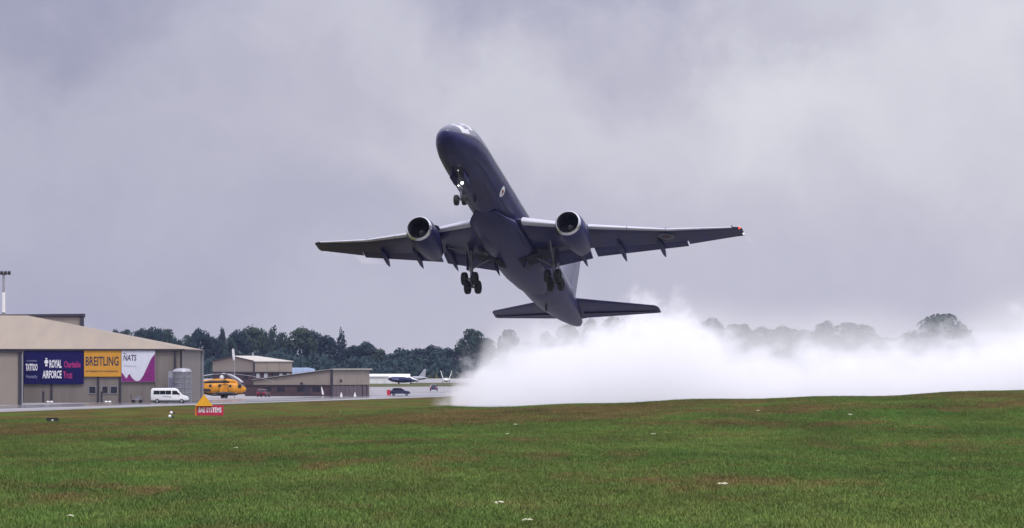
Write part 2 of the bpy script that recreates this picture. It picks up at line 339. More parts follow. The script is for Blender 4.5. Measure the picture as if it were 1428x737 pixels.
# roof sheets: front slope as separate bays, then the hip end and the back slope
seams = [-150, ridx]
for a, c in zip(seams[:-1], seams[1:]):
    quad_roof('roof_sheet', [L(a, E2, HE), L(c, E2, HE), L(c, ry, rz_), L(a, ry, rz_)], 'roof_sheet', hg)
cuts = [ridx, E1]
for a, c in zip(cuts[:-1], cuts[1:]):
    f0 = (a - ridx) / (E1 - ridx); f1 = (c - ridx) / (E1 - ridx)
    pts = [L(a, E2, HE), L(c, E2, HE), L(c, ry + (E2 - ry) * f1, rz_ + (HE - rz_) * f1), L(a, ry + (E2 - ry) * f0, rz_ + (HE - rz_) * f0)]
    quad_roof('roof_sheet', pts, 'roof_sheet', hg)
EB = D1 + DEP + 0.35
quad_roof('hip_sheet', [L(E1, E2, HE + .01), L(E1, EB, HE + .01), L(ridx, ry, rz_ + .01)], 'roof_sheet', hg)
quad_roof('rear_roof', [L(xl, EB, HE), L(xl, ry, rz_), L(ridx, ry, rz_), L(E1, EB, HE)], 'roof_sheet', hg)
for p in (129, 146.5, 159):
    wdw = MB().box(L(wx(p, D1), D1 - 0.03, wz(544, D1)), (1.05 if p != 146.5 else 0.75, 0.10, 1.05)).build('window', 'window_dark', hg, 0)
    b = MB()
    for sx in (-1, 1): b.box(L(wx(p, D1) + sx * 0.56, D1 - 0.05, wz(544, D1)), (0.08, 0.14, 1.25))
    for sz in (-1, 1): b.box(L(wx(p, D1), D1 - 0.05, wz(544, D1) + sz * 0.58), (1.04, 0.14, 0.08))
    b.build('frame', 'grey_trim', wdw, 0)
# side annex at the left edge
an = tag(empty('annex', (wx(15, 885), 885, 0)), 'plain beige annex with a dark corner post at the photo\'s left edge', 'building')
an.rotation_euler.z = math.atan2(683, F); x1 = wx(29.5, 885); oy = 885
bx = [-18.0, -12, -6, x1 - wx(15, 885)]
for a, c in zip(bx[:-1], bx[1:]): MB().box(((a + c) / 2, 0.1, 4.0), (c - a - 0.08, 0.2, 8.0)).build('wall_panel', 'cladding_light', an, 0)
MB().box((x1 - wx(15, 885) - 0.1, 27.5, 4.0), (0.2, 54, 8.0)).build('side_wall', 'cladding', an, 0)
MB().box((x1 - wx(15, 885) - 0.17, -0.06, 4.05), (0.5, 0.3, 8.1)).build('post', 'dark_trim', an, 0)
MB().box((x1 - wx(15, 885) + 0.2, 0.2, 4.0), (0.2, 0.4, 7.9)).build('drain_pipe', 'grey_trim', an, 0)
quad_roof('roof', [(-18, -0.4, 8.55), (x1 - wx(15, 885) + .2, -0.4, 8.12), (x1 - wx(15, 885) + .2, 54.4, 8.12), (-18, 54.4, 8.55)], 'dark_trim', an, 0.22)
# building behind the roof
rb = tag(empty('rear_hangar', (wx(60, 1100), 1100, 0), math.atan2(598, F)), 'flat topped beige building with dark edge trim showing behind the hip roof', 'building')
xa, xb = -60.0, wx(116.5, 1100) - wx(60, 1100)
MB().box(((xa + xb) / 2, 15, 7.5), (xb - xa, 30, 15.0)).build('wall', 'cladding_light', rb, 0)
quad_roof('roof', [(xa, -0.5, 14.95), (xb + .3, -0.5, 15.65), (xb + .3, 30.5, 15.65), (xa, 30.5, 14.95)], 'dark_trim', rb, 0.5)
MB().box((xb - 0.3, -0.2, 7.5), (0.75, 0.36, 15.0)).build('post', 'dark_trim', rb, 0)
# floodlight mast
ms = tag(empty('floodlight_mast', (wx(5, 1000), 1000, 0)), 'tall grey and white floodlight mast rising behind the big beige roof', 'light mast')
MB().tube([(0, 0, 0), (0, 0, 15)], [0.32, 0.28], 10).build('pole', 'steel_grey', ms)
MB().tube([(0, 0, 15), (0, 0, 18.4)], [0.30, 0.28], 10).build('white_band', 'white_paint', ms)
MB().tube([(0, 0, 18.4), (0, 0, 21.6)], [0.24, 0.2], 10).build('upper_pole', 'grey_trim', ms)
for dx in (-0.95, -0.32, 0.32, 0.95):
    MB().box((dx, -0.25, 21.75), (0.5, 0.45, 0.55), ax=Matrix.Rotation(R(25), 3, 'X')).build('floodlight', 'dark_trim', ms, 0)
MB().box((0, 0, 21.6), (2.5, 0.14, 0.12)).build('crossbar', 'steel_grey', ms, 0)

# banners hung on the hangar wall
def banner(px0, py0, px1, py1, m, name, label, y=D1 - 0.32, bays=3):
    x0, x1_, z0, z1 = wx(px0, y), wx(px1, y), wz(py1, y), wz(py0, y)
    o = tag(empty(name, ((x0 + x1_) / 2, y, z0)), label, 'banner', 'banners on the hangar wall')
    W, H = x1_ - x0, z1 - z0
    MB().box((0, 0, H / 2), (W, 0.06, H)).build('cloth', m, o, 0)
    def T(nm, s, mm, a0, b0, a1, b1, bold=0.0, sh=0.0):       # box in photo px
        return text(nm, s, mm, (wx(a0, y) - (x0 + x1_) / 2, wz(b1, y) - z0, wx(a1, y) - (x0 + x1_) / 2, wz(b0, y) - z0), -0.045, o, bold, sh)
    return o, T, W, H
o, T, W, H = banner(33.5, 488, 116.8, 536, 'banner_navy', 'event_banner', 'navy blue banner with white and magenta lettering')
T('lettering', 'ROYAL INTERNATIONAL', 'print_lilac', 37.5, 502.5, 51.5, 504.6)
T('lettering', 'TATTOO', 'print_white', 36, 507.5, 52.5, 517.5, 0.035)
T('lettering', 'Presented by', 'print_lilac', 37, 523, 52, 529)
T('lettering', 'ROYAL', 'print_white', 69, 502, 86, 513.5, 0.03)
T('lettering', 'AIRFORCE', 'print_white', 59.5, 517, 86, 528, 0.03)
T('lettering', 'Charitable', 'print_magenta', 89.5, 504, 112.5, 513, 0.02)
T('lettering', 'Trust', 'print_magenta', 88.5, 518, 101, 528, 0.02)
b = MB(); cx, cz = wx(65, D1) - o.location.x, wz(505, D1) - o.location.z
b.lathe([(0, 0.33), (0.012, 0.33)], (cx, -0.045, cz), (0, -1, 0), 16, True); b.box((cx, -0.05, cz - 0.55), (0.35, 0.014, 0.3)); b.box((cx, -0.05, cz + 0.5), (0.3, 0.014, 0.2))
b.build('crest', 'print_white', o, 0)
o, T, W, H = banner(117.4, 488.5, 169, 525.5, 'banner_gold', 'sponsor_banner', 'orange yellow banner with large dark capital letters')
T('lettering', 'BREITLING', 'print_ink', 119.5, 497.5, 165.5, 510.5, 0.02)
T('lettering', 'INSTRUMENTS FOR PROFESSIONALS', 'print_ink', 120, 517, 165, 519.3, 0.02)
b = MB(); b.box((0, -0.046, H - 1.12), (5.2, 0.012, 0.001)); 
o, T, W, H = banner(169.6, 488.5, 216.5, 533, 'banner_white', 'sponsor_banner', 'white banner with a purple jagged lower edge')
y = D1 - 0.32; ox = o.location.x; oz = o.location.z
prof = [(169.8, 520), (172, 522), (175.5, 527.5), (177, 527.5), (179.5, 522.5), (181, 522), (184, 527), (188, 531), (192, 532), (196, 530), (200, 524), (205, 513), (210, 502), (216.3, 493)]
poly = [(wx(a, y) - ox, wz(c, y) - oz) for a, c in prof] + [(wx(216.3, y) - ox, 0.03), (wx(169.8, y) - ox, 0.03)]
b = MB()
for i in range(len(prof) - 1):
    p, q = poly[i], poly[i + 1]; b.add([(p[0], -0.045, p[1]), (q[0], -0.045, q[1]), (q[0], -0.045, 0.03), (p[0], -0.045, 0.03)], [(0, 1, 2, 3)])
b.build('purple_print', 'banner_purple', o, 0)
T('lettering', 'NATS', 'print_ink', 172, 495, 190.5, 503.5, 0.02, 0.15)
T('lettering', 'Working for you', 'print_grey', 172.5, 509.5, 190, 512.8, 0.01)
b = MB(); b.box((wx(174, y) - ox, -0.046, wz(493.4, y) - oz), (0.5, 0.012, 0.10), ax=Matrix.Rotation(R(20), 3, 'Y')); b.build('accent_mark', 'print_ink', o, 0)

# grey tank by the wall, with a dark cabinet on its left
d = 934.0
tk = tag(empty('storage_tank', (wx(254, d), d, 0)), 'tall grey ribbed storage tank standing against the hangar corner', 'tank')
pr = [(0, 1.42), (0.02, 1.5)]
for k in range(6): pr += [(0.05 + k * 0.82, 1.5), (0.68 + k * 0.82, 1.5), (0.72 + k * 0.82, 1.54), (0.82 + k * 0.82, 1.54)]
b = MB(); b.lathe(pr, (0, 0, 0), (0, 0, 1), 28, True); b.build('shell', 'steel_grey', tk)
MB().lathe([(5.0, 1.54), (5.1, 1.5), (5.42, 1.2), (5.55, 0.4), (5.56, 0.01)], (0, 0, 0), (0, 0, 1), 28, True).build('lid', 'steel_light', tk)
b = MB(); b.tube([(0.25, -1.6, 0.2), (0.25, -1.6, 5.0)], 0.04, 6); b.tube([(0.7, -1.5, 0.2), (0.7, -1.5, 5.0)], 0.04, 6)
for k in range(14): b.box((0.475, -1.55, 0.5 + k * 0.33), (0.45, 0.04, 0.04))
b.build('ladder', 'steel_light', tk)
cb = tag(empty('cabinet', (wx(239.3, 938), 937.9, 0)), 'dark grey tall cabinet squeezed between the wall and the ribbed tank', 'cabinet')
MB().box((0, 0, 2.55), (0.95, 1.2, 5.1)).build('body', 'grey_trim', cb, 0); MB().box((0, 0, 5.15), (1.05, 1.3, 0.1)).build('lid', 'steel_grey', cb, 0); MB().box((0, -0.62, 2.2), (0.7, 0.04, 3.6)).build('door', 'tent_shade', cb, 0)

# small things along the hangar foot
for p, lab in ((60.5, 'short dark post below the navy banner, beside white sandbags'), (141.8, 'short dark post below the yellow banner, beside white sandbags')):
    d = 932.0
    o = tag(empty('marker_post', (wx(p, d), d, 0)), lab, 'post', 'dark posts at the hangar foot')
    MB().box((0, 0, 0.9), (0.32, 0.22, 1.7)).build('shaft', 'dark_trim', o, 0); MB().box((0, 0, 0.04), (0.6, 0.6, 0.08)).build('base', 'grey_trim', o, 0); MB().box((0, 0, 1.79), (0.4, 0.3, 0.08)).build('cap', 'black_plastic', o, 0)
    for k, (dx, sx) in enumerate(((0.75, 0.55), (1.3, 0.62))):
        q = MB().ball((0, 0, 0.16), 1, 10, (sx * 0.5, 0.3, 0.18)).build('sandbag', 'white_paint'); q.location = (wx(p, d) + dx, d - 0.3, 0.02)
        tag(q, ('white sandbag nearest' if k == 0 else 'outer white sandbag, second from') + ' the dark post below the ' + ('navy' if p < 100 else 'yellow') + ' banner', 'sandbag', 'white sandbags at the hangar foot')
d = 950 - 18.0
o = tag(empty('ground_trolley', (wx(190, d), d, 0)), 'low dark ground trolley with an upright handle, left of the white minibus', 'trolley')
MB().box((0.1, 0, 0.62), (1.5, 0.9, 0.16)).build('deck', 'grey_trim', o, 0); MB().box((0.45, 0, 0.92), (0.8, 0.8, 0.42)).build('motor_box', 'steel_grey', o, 0)
b = MB(); b.tube([(-0.72, -0.3, 0.6), (-0.86, -0.3, 1.35)], 0.05, 6); b.tube([(-0.72, 0.3, 0.6), (-0.86, 0.3, 1.35)], 0.05, 6); b.tube([(-0.86, -0.35, 1.35), (-0.86, 0.35, 1.35)], 0.05, 6); b.build('handle', 'dark_trim', o)
for dx in (-0.45, 0.7):
    for sy in (-0.45, 0.45): MB().lathe([(-0.09, 0.1), (-0.09, 0.3), (0.09, 0.3), (0.09, 0.1)], (dx, sy, 0.3), (0, 1, 0), 14, True).build('wheel', 'rubber', o)

# ------------------------------------------------------------------ vehicles
def wheel(parent, x, y, r, wd, name='wheel'):
    o = MB().lathe([(-wd / 2, r * 0.55), (-wd / 2, r * 0.93), (-wd / 3, r), (wd / 3, r), (wd / 2, r * 0.93), (wd / 2, r * 0.55)], (x, y, r), (0, 1, 0), 18).build(name, 'rubber', parent)
    MB().lathe([(-wd * 0.42, 0.01), (-wd * 0.42, r * 0.2), (-wd * 0.36, r * 0.58), (wd * 0.36, r * 0.58), (wd * 0.42, r * 0.2), (wd * 0.42, 0.01)], (x, y, r), (0, 1, 0), 14).build('rim', 'steel_light', o)
    return o
def body_loft(secs):            # secs: (half width, [profile (x,z)]) across y: rounded sides of an extruded side profile
    b = MB(); rings = []
    for yy, ins, pr in secs: rings.append([(x, yy, z) for x, z in pr])
    return b.loft(rings)
def shrink(pr, k, c): return [(c[0] + (x - c[0]) * (1 - k * 0.5), c[1] + (z - c[1]) * (1 - k)) for x, z in pr]
d = 925.0
mb_ = tag(empty('minibus', (wx(237, d), d, 0)), 'white minibus parked in front of the grey tank', 'minibus')
pr = [(-2.95, 0.45), (-2.98, 1.2), (-2.93, 2.05), (-2.8, 2.32), (-2.5, 2.40), (0.6, 2.42), (1.0, 2.34), (1.35, 2.10), (2.05, 1.32), (2.75, 1.10), (2.95, 0.85), (2.98, 0.45)]
cen = (0, 1.35)
b = body_loft([(-1.0, 0, shrink(pr, 0.10, cen)), (-0.97, 0, shrink(pr, 0.04, cen)), (-0.88, 0, pr), (0.88, 0, pr), (0.97, 0, shrink(pr, 0.04, cen)), (1.0, 0, shrink(pr, 0.10, cen))])
b.build('body', 'white_paint', mb_, 40)
for a, c in ((-2.55, -1.55), (-1.5, -0.65), (-0.6, 0.25)):
    MB().prism([(a, 1.42), (c, 1.42), (c, 2.02), (a + (0.08 if a < -2 else 0), 2.02)], -1.025, -0.985).build('side_window', 'car_glass', mb_, 0)
MB().prism([(0.42, 1.40), (1.62, 1.40), (1.12, 2.0), (0.42, 2.0)], -1.025, -0.985).build('door_window', 'car_glass', mb_, 0)
MB().add([(1.42, -0.82, 2.09), (1.42, 0.82, 2.09), (2.05, 0.82, 1.37), (2.05, -0.82, 1.37)], [(0, 1, 2, 3)]).build('windscreen', 'car_glass', mb_, 0)
MB().box((0, 0, 0.40), (5.75, 1.8, 0.22)).build('sill', 'black_plastic', mb_, 0)
MB().box((-0.6, -1.01, 1.08), (1.0, 0.02, 0.12)).build('side_marking', 'print_grey', mb_, 0); MB().box((0.1, -1.01, 1.0), (0.3, 0.02, 0.2)).build('side_marking', 'print_grey', mb_, 0)
MB().box((2.88, -0.7, 0.92), (0.16, 0.34, 0.22)).build('headlight', 'steel_light', mb_, 0); MB().box((2.9, 0, 0.5), (0.2, 1.85, 0.24)).build('bumper', 'black_plastic', mb_, 0); MB().box((1.55, -1.1, 1.5), (0.12, 0.16, 0.24)).build('mirror', 'black_plastic', mb_, 0)
for x in (-1.95, 1.9):
    for y_ in (-0.9, 0.9): wheel(mb_, x, y_, 0.36, 0.22)
def car(loc, rz, paint, label, cat='car', kind='hatch'):
    o = tag(empty('parked_car', loc, rz), label, cat)
    pr = [(-1.95, 0.35), (-2.0, 0.75), (-1.85, 0.98), (1.15, 0.98), (1.8, 0.85), (2.0, 0.6), (2.0, 0.35)]
    cen = (0, 0.65)
    body_loft([(-0.86, 0, shrink(pr, 0.14, cen)), (-0.82, 0, shrink(pr, 0.03, cen)), (-0.75, 0, pr), (0.75, 0, pr), (0.82, 0, shrink(pr, 0.03, cen)), (0.86, 0, shrink(pr, 0.14, cen))]).build('body', paint, o, 40)
    rf = [(-1.7, 0.97), (-1.45, 1.40), (-1.1, 1.50), (0.0, 1.50), (0.3, 1.42), (1.05, 0.97)]
    body_loft([(-0.76, 0, [(x * 0.97, z) for x, z in rf]), (-0.64, 0, [(x * 0.95, 0.97 + (z - 0.97) * 0.98) for x, z in rf]), (0.64, 0, [(x * 0.95, 0.97 + (z - 0.97) * 0.98) for x, z in rf]), (0.76, 0, [(x * 0.97, z) for x, z in rf])]).build('cabin', paint, o, 40)
    for sy in (-0.775, 0.755):
        MB().prism([(-1.42, 1.0), (-0.35, 1.0), (-0.35, 1.40), (-1.18, 1.38)], sy, sy + 0.02).build('side_window', 'car_glass', o, 0)
        MB().prism([(-0.28, 1.0), (0.78, 1.0), (0.2, 1.38), (-0.28, 1.40)], sy, sy + 0.02).build('side_window', 'car_glass', o, 0)
    MB().add([(-1.72, -0.6, 1.02), (-1.72, 0.6, 1.02), (-1.47, 0.55, 1.40), (-1.47, -0.55, 1.40)], [(0, 1, 2, 3)]).build('rear_window', 'car_glass', o, 0)
    for sy in (-0.6, 0.6): MB().box((-1.98, sy, 0.78), (0.06, 0.28, 0.2)).build('tail_light', 'red_paint', o, 0)
    for x in (-1.25, 1.25):
        for y_ in (-0.76, 0.76): wheel(o, x, y_, 0.31, 0.2)
    return o
car((wx(558, 1150), 1150, 0.02), 0, 'navy_paint', 'dark blue hatchback on the apron right of the low long building')
car((wx(367.5, 1100), 1100, 0.02), R(78), 'dark_red', 'dark red car seen end on beside the yellow helicopter nose')
o = car((wx(605, 1330), 1330, 0.02), R(90), 'navy_paint', 'dark vehicle seen from behind on the pale pavement near the smoke')
o.scale = (1.0, 1.0, 1.05)

# ------------------------------------------------------------------ buildings in the middle distance
def corner_building(name, pc, d, th, LA, LB, H0, label):
    o = tag(empty(name, (wx(pc, d), d, 0), 0), label, 'building')
    a = Vector((-math.cos(R(th)), math.sin(R(th)), 0)); b_ = Vector((math.sin(R(th)), math.cos(R(th)), 0))
    def P(u, v, z): return a * (u) + b_ * (v) + Vector((0, 0, z))
    return o, P
def wall_poly(P, pts, th, name, m, o, axis):   # pts (u,z) along left face (axis 0) or (v,z) along right face (axis 1)
    b = MB(); n = len(pts)
    f = (lambda t, z, k: P(t, k, z)) if axis == 0 else (lambda t, z, k: P(k, t, z))
    b.add([f(t, z, 0) for t, z in pts] + [f(t, z, th) for t, z in pts], [tuple(range(n)), tuple(range(2 * n - 1, n - 1, -1))] + [(i, (i + 1) % n, n + (i + 1) % n, n + i) for i in range(n)])
    return b.build(name, m, o, 0)
# two-storey house with gable
o, P = corner_building('gabled_building', 354, 1200, 40, 11.5, 11.6, 0, 'two storey building with beige gable top and dark lower storey behind the helicopter')
A, B_, zb, ze, za = 11.5, 11.6, 4.6, 6.85, 7.85
wall_poly(P, [(0.02, zb), (A, zb), (A, ze), (A / 2, za), (0.02, ze)], 0.3, 'gable_wall', 'cladding_light', o, 0)
for k in range(3): wall_poly(P, [(0.35 + k * 3.75, zb), (0.35 + k * 3.75 + 3.68, zb), (0.35 + k * 3.75 + 3.68, ze), (0.35 + k * 3.75, ze)], 0.3, 'wall_panel', 'cladding_light', o, 1)
wall_poly(P, [(0.1, 0), (A - 0.1, 0), (A - 0.1, zb), (0.1, zb)], 0.3, 'lower_wall', 'brick_dark', o, 0)
b = MB(); b.add([P(0.15, 0.45, 0), P(0.15, B_, 0), P(0.15, B_, zb), P(0.15, 0.45, zb), P(0.5, 0.45, 0), P(0.5, B_, 0), P(0.5, B_, zb), P(0.5, 0.45, zb)], [(0, 1, 2, 3), (4, 7, 6, 5), (0, 4, 5, 1), (3, 2, 6, 7), (0, 3, 7, 4), (1, 5, 6, 2)]); b.build('lower_wall', 'brick_dark', o, 0)
for nm, u0, z0, u1, z1 in (('near', -0.25, ze - 0.05, A / 2, za + 0.06), ('far', A + 0.25, ze - 0.05, A / 2, za + 0.06)):
    rid_end = B_ - 4.5
    pts = [P(u0, -0.3, z0), P(u0, B_ + .3, z0), P(u1, rid_end, z1), P(u1, -0.3, z1)]
    quad_roof('roof', pts if nm == 'near' else pts[::-1], 'roof_pale', o, 0.14)
quad_roof('hip_roof', [P(-0.25, B_ + .3, ze - .05), P(A + .25, B_ + .3, ze - .05), P(A / 2, B_ - 4.5, za + .06)], 'roof_pale', o, 0.14)
b = MB()
for (u0, z0), (u1, z1) in (((-0.2, ze), (A / 2, za)), ((A / 2, za), (A + 0.2, ze))): b.tube([P(u0, -0.25, z0 - .06), P(u1, -0.25, z1 - .06)], 0.16, 4)
b.build('verge_trim', 'dark_trim', o, 0)
MB().tube([P(-0.06, -0.06, 0), P(-0.06, -0.06, ze)], 0.2, 6).build('corner_trim', 'dark_trim', o, 0)
MB().tube([P(A, -0.1, zb - .1), P(0, -0.1, zb - .1)], 0.14, 4).build('band_trim', 'dark_trim', o, 0); MB().tube([P(-0.1, 0, zb - .1), P(-0.1, B_, zb - .1)], 0.14, 4).build('band_trim', 'dark_trim', o, 0)
for k, v in enumerate((1.3, 3.7, 6.1, 8.3, 10.6)):
    f = MB(); f.add([P(0.05, v - .5, 3.35), P(0.05, v + .5, 3.35), P(0.05, v + .5, 4.3), P(0.05, v - .5, 4.3)], [(0, 1, 2, 3)]); wo = f.build('window', 'window_pale' if k != 2 else 'window_dark', o, 0)
    f = MB(); f.tube([P(0.0, v, 3.35), P(0.0, v, 4.3)], 0.04, 4); f.build('frame', 'grey_trim', wo, 0)
for u in (2.2, 5.2, 8.4):
    f = MB(); f.add([P(u - .6, -0.05, 3.1), P(u + .6, -0.05, 3.1), P(u + .6, -0.05, 4.2), P(u - .6, -0.05, 4.2)], [(0, 1, 2, 3)]); f.build('window', 'window_dark', o, 0)
MB().tube([P(A / 2, 6, za), P(A / 2, 6, za + 0.75)], [0.2, 0.16], 8).build('roof_vent', 'steel_light', o)
wall_poly(lambda u, v, z: P(u, B_ + v, z), [(0.1, 0), (A, 0), (A, ze), (0.1, ze)], 0.2, 'rear_wall', 'cladding_light', o, 0)
# low long building with sloping beige upper wall
o, P = corner_building('workshop_building', 463, 1126, 20, 16.3, 19.7, 0, 'low long building with a sloping beige upper wall over dark brick')
A, B_ = 16.3, 19.7; zc = 2.18
cutsu = [0.15, 3.3, 6.5, 9.8, 13.0, A]
zt = lambda u: 5.1 - 2.05 * u / A
for a, c in zip(cutsu[:-1], cutsu[1:]): wall_poly(P, [(a, zc), (c - 0.02, zc), (c - 0.02, zt(c)), (a, zt(a))], 0.3, 'wall_panel', 'cladding_light', o, 0)
for k in range(3):
    v0 = 0.4 + k * 6.43; wall_poly(P, [(v0, zc), (v0 + 6.38, zc), (v0 + 6.38, 5.05), (v0, 5.05)], 0.3, 'wall_panel', 'cladding_light', o, 1)
wall_poly(P, [(0.1, 0), (A + 1.8, 0), (A + 1.8, zc - .1), (0.1, zc - .1)], 0.3, 'lower_wall', 'brick_dark', o, 0)
wall_poly(lambda u, v, z: P(u + 0.12, v, z), [(0.45, 0), (B_, 0), (B_, zc - .1), (0.45, zc - .1)], 0.3, 'lower_wall', 'brick_mid', o, 1)
wall_poly(lambda u, v, z: P(u, B_ + v, z), [(0.1, 0), (A, 0), (A, zt(A) - .1), (0.1, zt(0) - .1)], 0.3, 'rear_wall', 'cladding_light', o, 0)
quad_roof('roof', [P(-0.3, -0.2, 5.32), P(-0.3, B_ + .3, 5.32), P(A + .3, B_ + .3, 3.22), P(A + .3, -0.2, 3.22)], 'roof_pale', o, 0.16)
MB().tube([P(-0.38, -0.2, 5.2), P(-0.38, B_ + .3, 5.2)], 0.17, 4).build('eave_trim', 'roof_pale', o, 0)
MB().tube([P(-0.2, -0.24, 5.12), P(A + .3, -0.24, 3.06)], 0.12, 4).build('verge_trim', 'dark_trim', o, 0)
MB().tube([P(0, -0.12, 0), P(0, -0.12, 5.1)], 0.26, 6).build('corner_trim', 'dark_trim', o, 0)
MB().tube([P(A + 1.8, -0.08, zc - .05), P(0, -0.08, zc - .05)], 0.09, 4).build('band_trim', 'dark_trim', o, 0)
for v in (3.0, 5.2, 7.4, 9.6, 11.8, 14.0, 16.2, 18.4): MB().tube([P(0.02, v, 0), P(0.02, v, zc - .1)], 0.09, 4).build('pilaster', 'steel_grey' if v < 15 else 'dark_trim', o, 0)
for u in (3.2, 6.4, 10.6, 13.4):
    f = MB(); f.add([P(u - .8, -0.05, 0.9), P(u + .8, -0.05, 0.9), P(u + .8, -0.05, 1.75), P(u - .8, -0.05, 1.75)], [(0, 1, 2, 3)]); f.build('window', 'window_dark', o, 0)
f = MB(); f.add([P(4.6, -0.05, 0), P(5.6, -0.05, 0), P(5.6, -0.05, 1.95), P(4.6, -0.05, 1.95)], [(0, 1, 2, 3)]); f.build('door', 'dark_trim', o, 0)
for u, vv, z in ((6.1, -0.3, 2.35), (None, 3.6, 2.9)):
    p = P(u, vv, z) if u else P(-0.3, vv, z)
    q = MB(); q.lathe([(0, 0.02), (0.06, 0.28), (0.2, 0.36), (0.24, 0.30), (0.1, 0.06)], p, P(0.2, -1, 0.15) if u else P(-1, -0.3, 0.2), 12, True); q.build('wall_lamp', 'dark_trim', o)
# blue-grey barrel-roofed shelter
d = 1400; o = tag(empty('barrel_shelter', (wx(422, d), d, 0)), 'blue grey shelter with a rounded roof behind the low long building', 'shelter')
b = MB(); rr = [[(-4.0 + 0 * k, -0, 0)] for k in range(1)]
arc = [(-3.0 + 6.0 * k / 12, 3.3 + 2.05 * math.sin(math.pi * k / 12) ** 0.6) for k in range(13)]
for k in range(4):
    b = MB(); x0 = -3.0 + k * 1.5; b.loft([[(x0, y_, 0) for y_ in (-3,)] + [(x0, y_, z) for y_, z in arc] + [(x0, 3, 0)], [(x0 + 1.46, -3, 0)] + [(x0 + 1.46, y_, z - (0.35 if k == 3 else 0)) for y_, z in arc] + [(x0 + 1.46, 3, 0)]])
    b.build('roof_section', 'tent_blue', o, 50)
# hospitality marquee
d = 1840; W = wx(572, d) - wx(514, d)
o = tag(empty('marquee', (wx(543, d), d, 0)), 'long white marquee with a pale low roof at the edge of the far apron', 'marquee')
n = 5
for k in range(n):
    x0 = -W / 2 + k * W / n; x1 = x0 + W / n - 0.05
    quad_roof('roof_panel', [(x0, -0.3, 2.5), (x1, -0.3, 2.5), (x1, 3, 3.1), (x0, 3, 3.1)], 'tent_white', o, 0.4)
    MB().box(((x0 + x1) / 2, 0.1, 1.05), (x1 - x0 - 0.1, 0.1, 2.1)).build('wall_panel', 'tent_white', o, 0)
    MB().tube([(x0, -0.2, 0), (x0, -0.2, 2.4)], 0.09, 6).build('pole', 'white_paint', o)
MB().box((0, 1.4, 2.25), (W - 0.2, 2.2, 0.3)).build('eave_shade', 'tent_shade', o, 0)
MB().box((0, 3.2, 1.4), (W, 0.1, 2.8)).build('rear_wall', 'tent_white', o, 0)

# ------------------------------------------------------------------ parked aircraft, far apron
def ring_ell(c, ry, rz, n=16, ax='x'):
    if ax == 'x': return [(c[0], c[1] + ry * math.cos(2 * math.pi * k / n), c[2] + rz * math.sin(2 * math.pi * k / n)) for k in range(n)]
    return [(c[0] + ry * math.cos(2 * math.pi * k / n), c[1], c[2] + rz * math.sin(2 * math.pi * k / n)) for k in range(n)]
def half_loft(secs, lo, hi, n=10):      # open strip between angles
    rings = []
    for x, zc, ry, rz in secs: rings.append([(x, ry * math.cos(R(lo + (hi - lo) * k / n)), zc + rz * math.sin(R(lo + (hi - lo) * k / n))) for k in range(n + 1)])
    b = MB(); m_ = n + 1
    b.add([p for r in rings for p in r], [(i * m_ + j, i * m_ + j + 1, (i + 1) * m_ + j + 1, (i + 1) * m_ + j) for i in range(len(rings) - 1) for j in range(n)])
    return b
d = 1815; px_m = d / F
o = tag(empty('parked_jet', (wx(562, d), d, 0)), 'parked jet with white top and dark blue belly, pointed nose to the right', 'jet')
secs = [(-4.7, 1.7, 0.1, 0.1), (-4.2, 1.75, 0.75, 0.7), (-3.2, 1.8, 1.15, 1.1), (-1.5, 1.75, 1.3, 1.3), (0.5, 1.7, 1.3, 1.3), (1.8, 1.55, 1.1, 1.05), (3.0, 1.3, 0.75, 0.66), (4.2, 1.12, 0.4, 0.32), (5.2, 1.02, 0.05, 0.05)]
half_loft(secs, 22, 158).build('upper_fuselage', 'jet_white', o, 60)
half_loft(secs, 158, 382, 16).build('belly', 'jet_blue', o, 60)
MB().loft([[(-1.5, -1, 0.95), (0.8, -1, 0.95), (0.8, -1, 1.12), (-1.5, -1, 1.12)], [(-2.4, -4.5, 1.05), (-1.4, -4.5, 1.05), (-1.4, -4.5, 1.12), (-2.4, -4.5, 1.12)]]).build('wing', 'jet_blue', o)
MB().loft([[(-1.5, 1, 0.95), (0.8, 1, 0.95), (0.8, 1, 1.12), (-1.5, 1, 1.12)], [(-2.4, 4.5, 1.05), (-1.4, 4.5, 1.05), (-1.4, 4.5, 1.12), (-2.4, 4.5, 1.12)]]).build('wing', 'jet_blue', o)
MB().lathe([(-1.1, 0.4), (-0.8, 0.5), (0.6, 0.52), (0.95, 0.42)], (-2.2, -1.7, 1.25), (1, 0, 0), 12, True).build('engine', 'jet_blue', o)
MB().prism([(1.6, 2.25), (2.5, 1.9), (2.7, 1.72), (2.0, 1.85)], -1.0, -0.6).build('cockpit_window', 'car_glass', o, 0)
for x, y_ in ((2.4, 0), (-1.3, -1.0), (-1.3, 1.0)):
    g = MB().tube([(x, y_, 1.0), (x, y_, 0.25)], 0.07, 6).build('gear_leg', 'steel_grey', o)
    MB().lathe([(-0.12, 0.02), (-0.12, 0.26), (0.12, 0.26), (0.12, 0.02)], (x, y_, 0.27), (0, 1, 0), 12).build('wheel', 'rubber', g)
d = 1900
o = tag(empty('parked_jet', (wx(586, d), d, 0)), 'small dark jet tail with a swept fin beyond the white topped jet', 'jet')
secs = [(-3.4, 1.6, 0.3, 0.3), (-2, 1.6, 0.7, 0.65), (0, 1.6, 0.7, 0.65), (1.6, 1.65, 0.45, 0.4), (2.2, 1.7, 0.15, 0.15)]
MB().loft([[(x, ry * math.cos(2 * math.pi * k / 14), zc + rz * math.sin(2 * math.pi * k / 14)) for k in range(14)] for x, zc, ry, rz in secs]).build('fuselage', 'jet_grey', o)
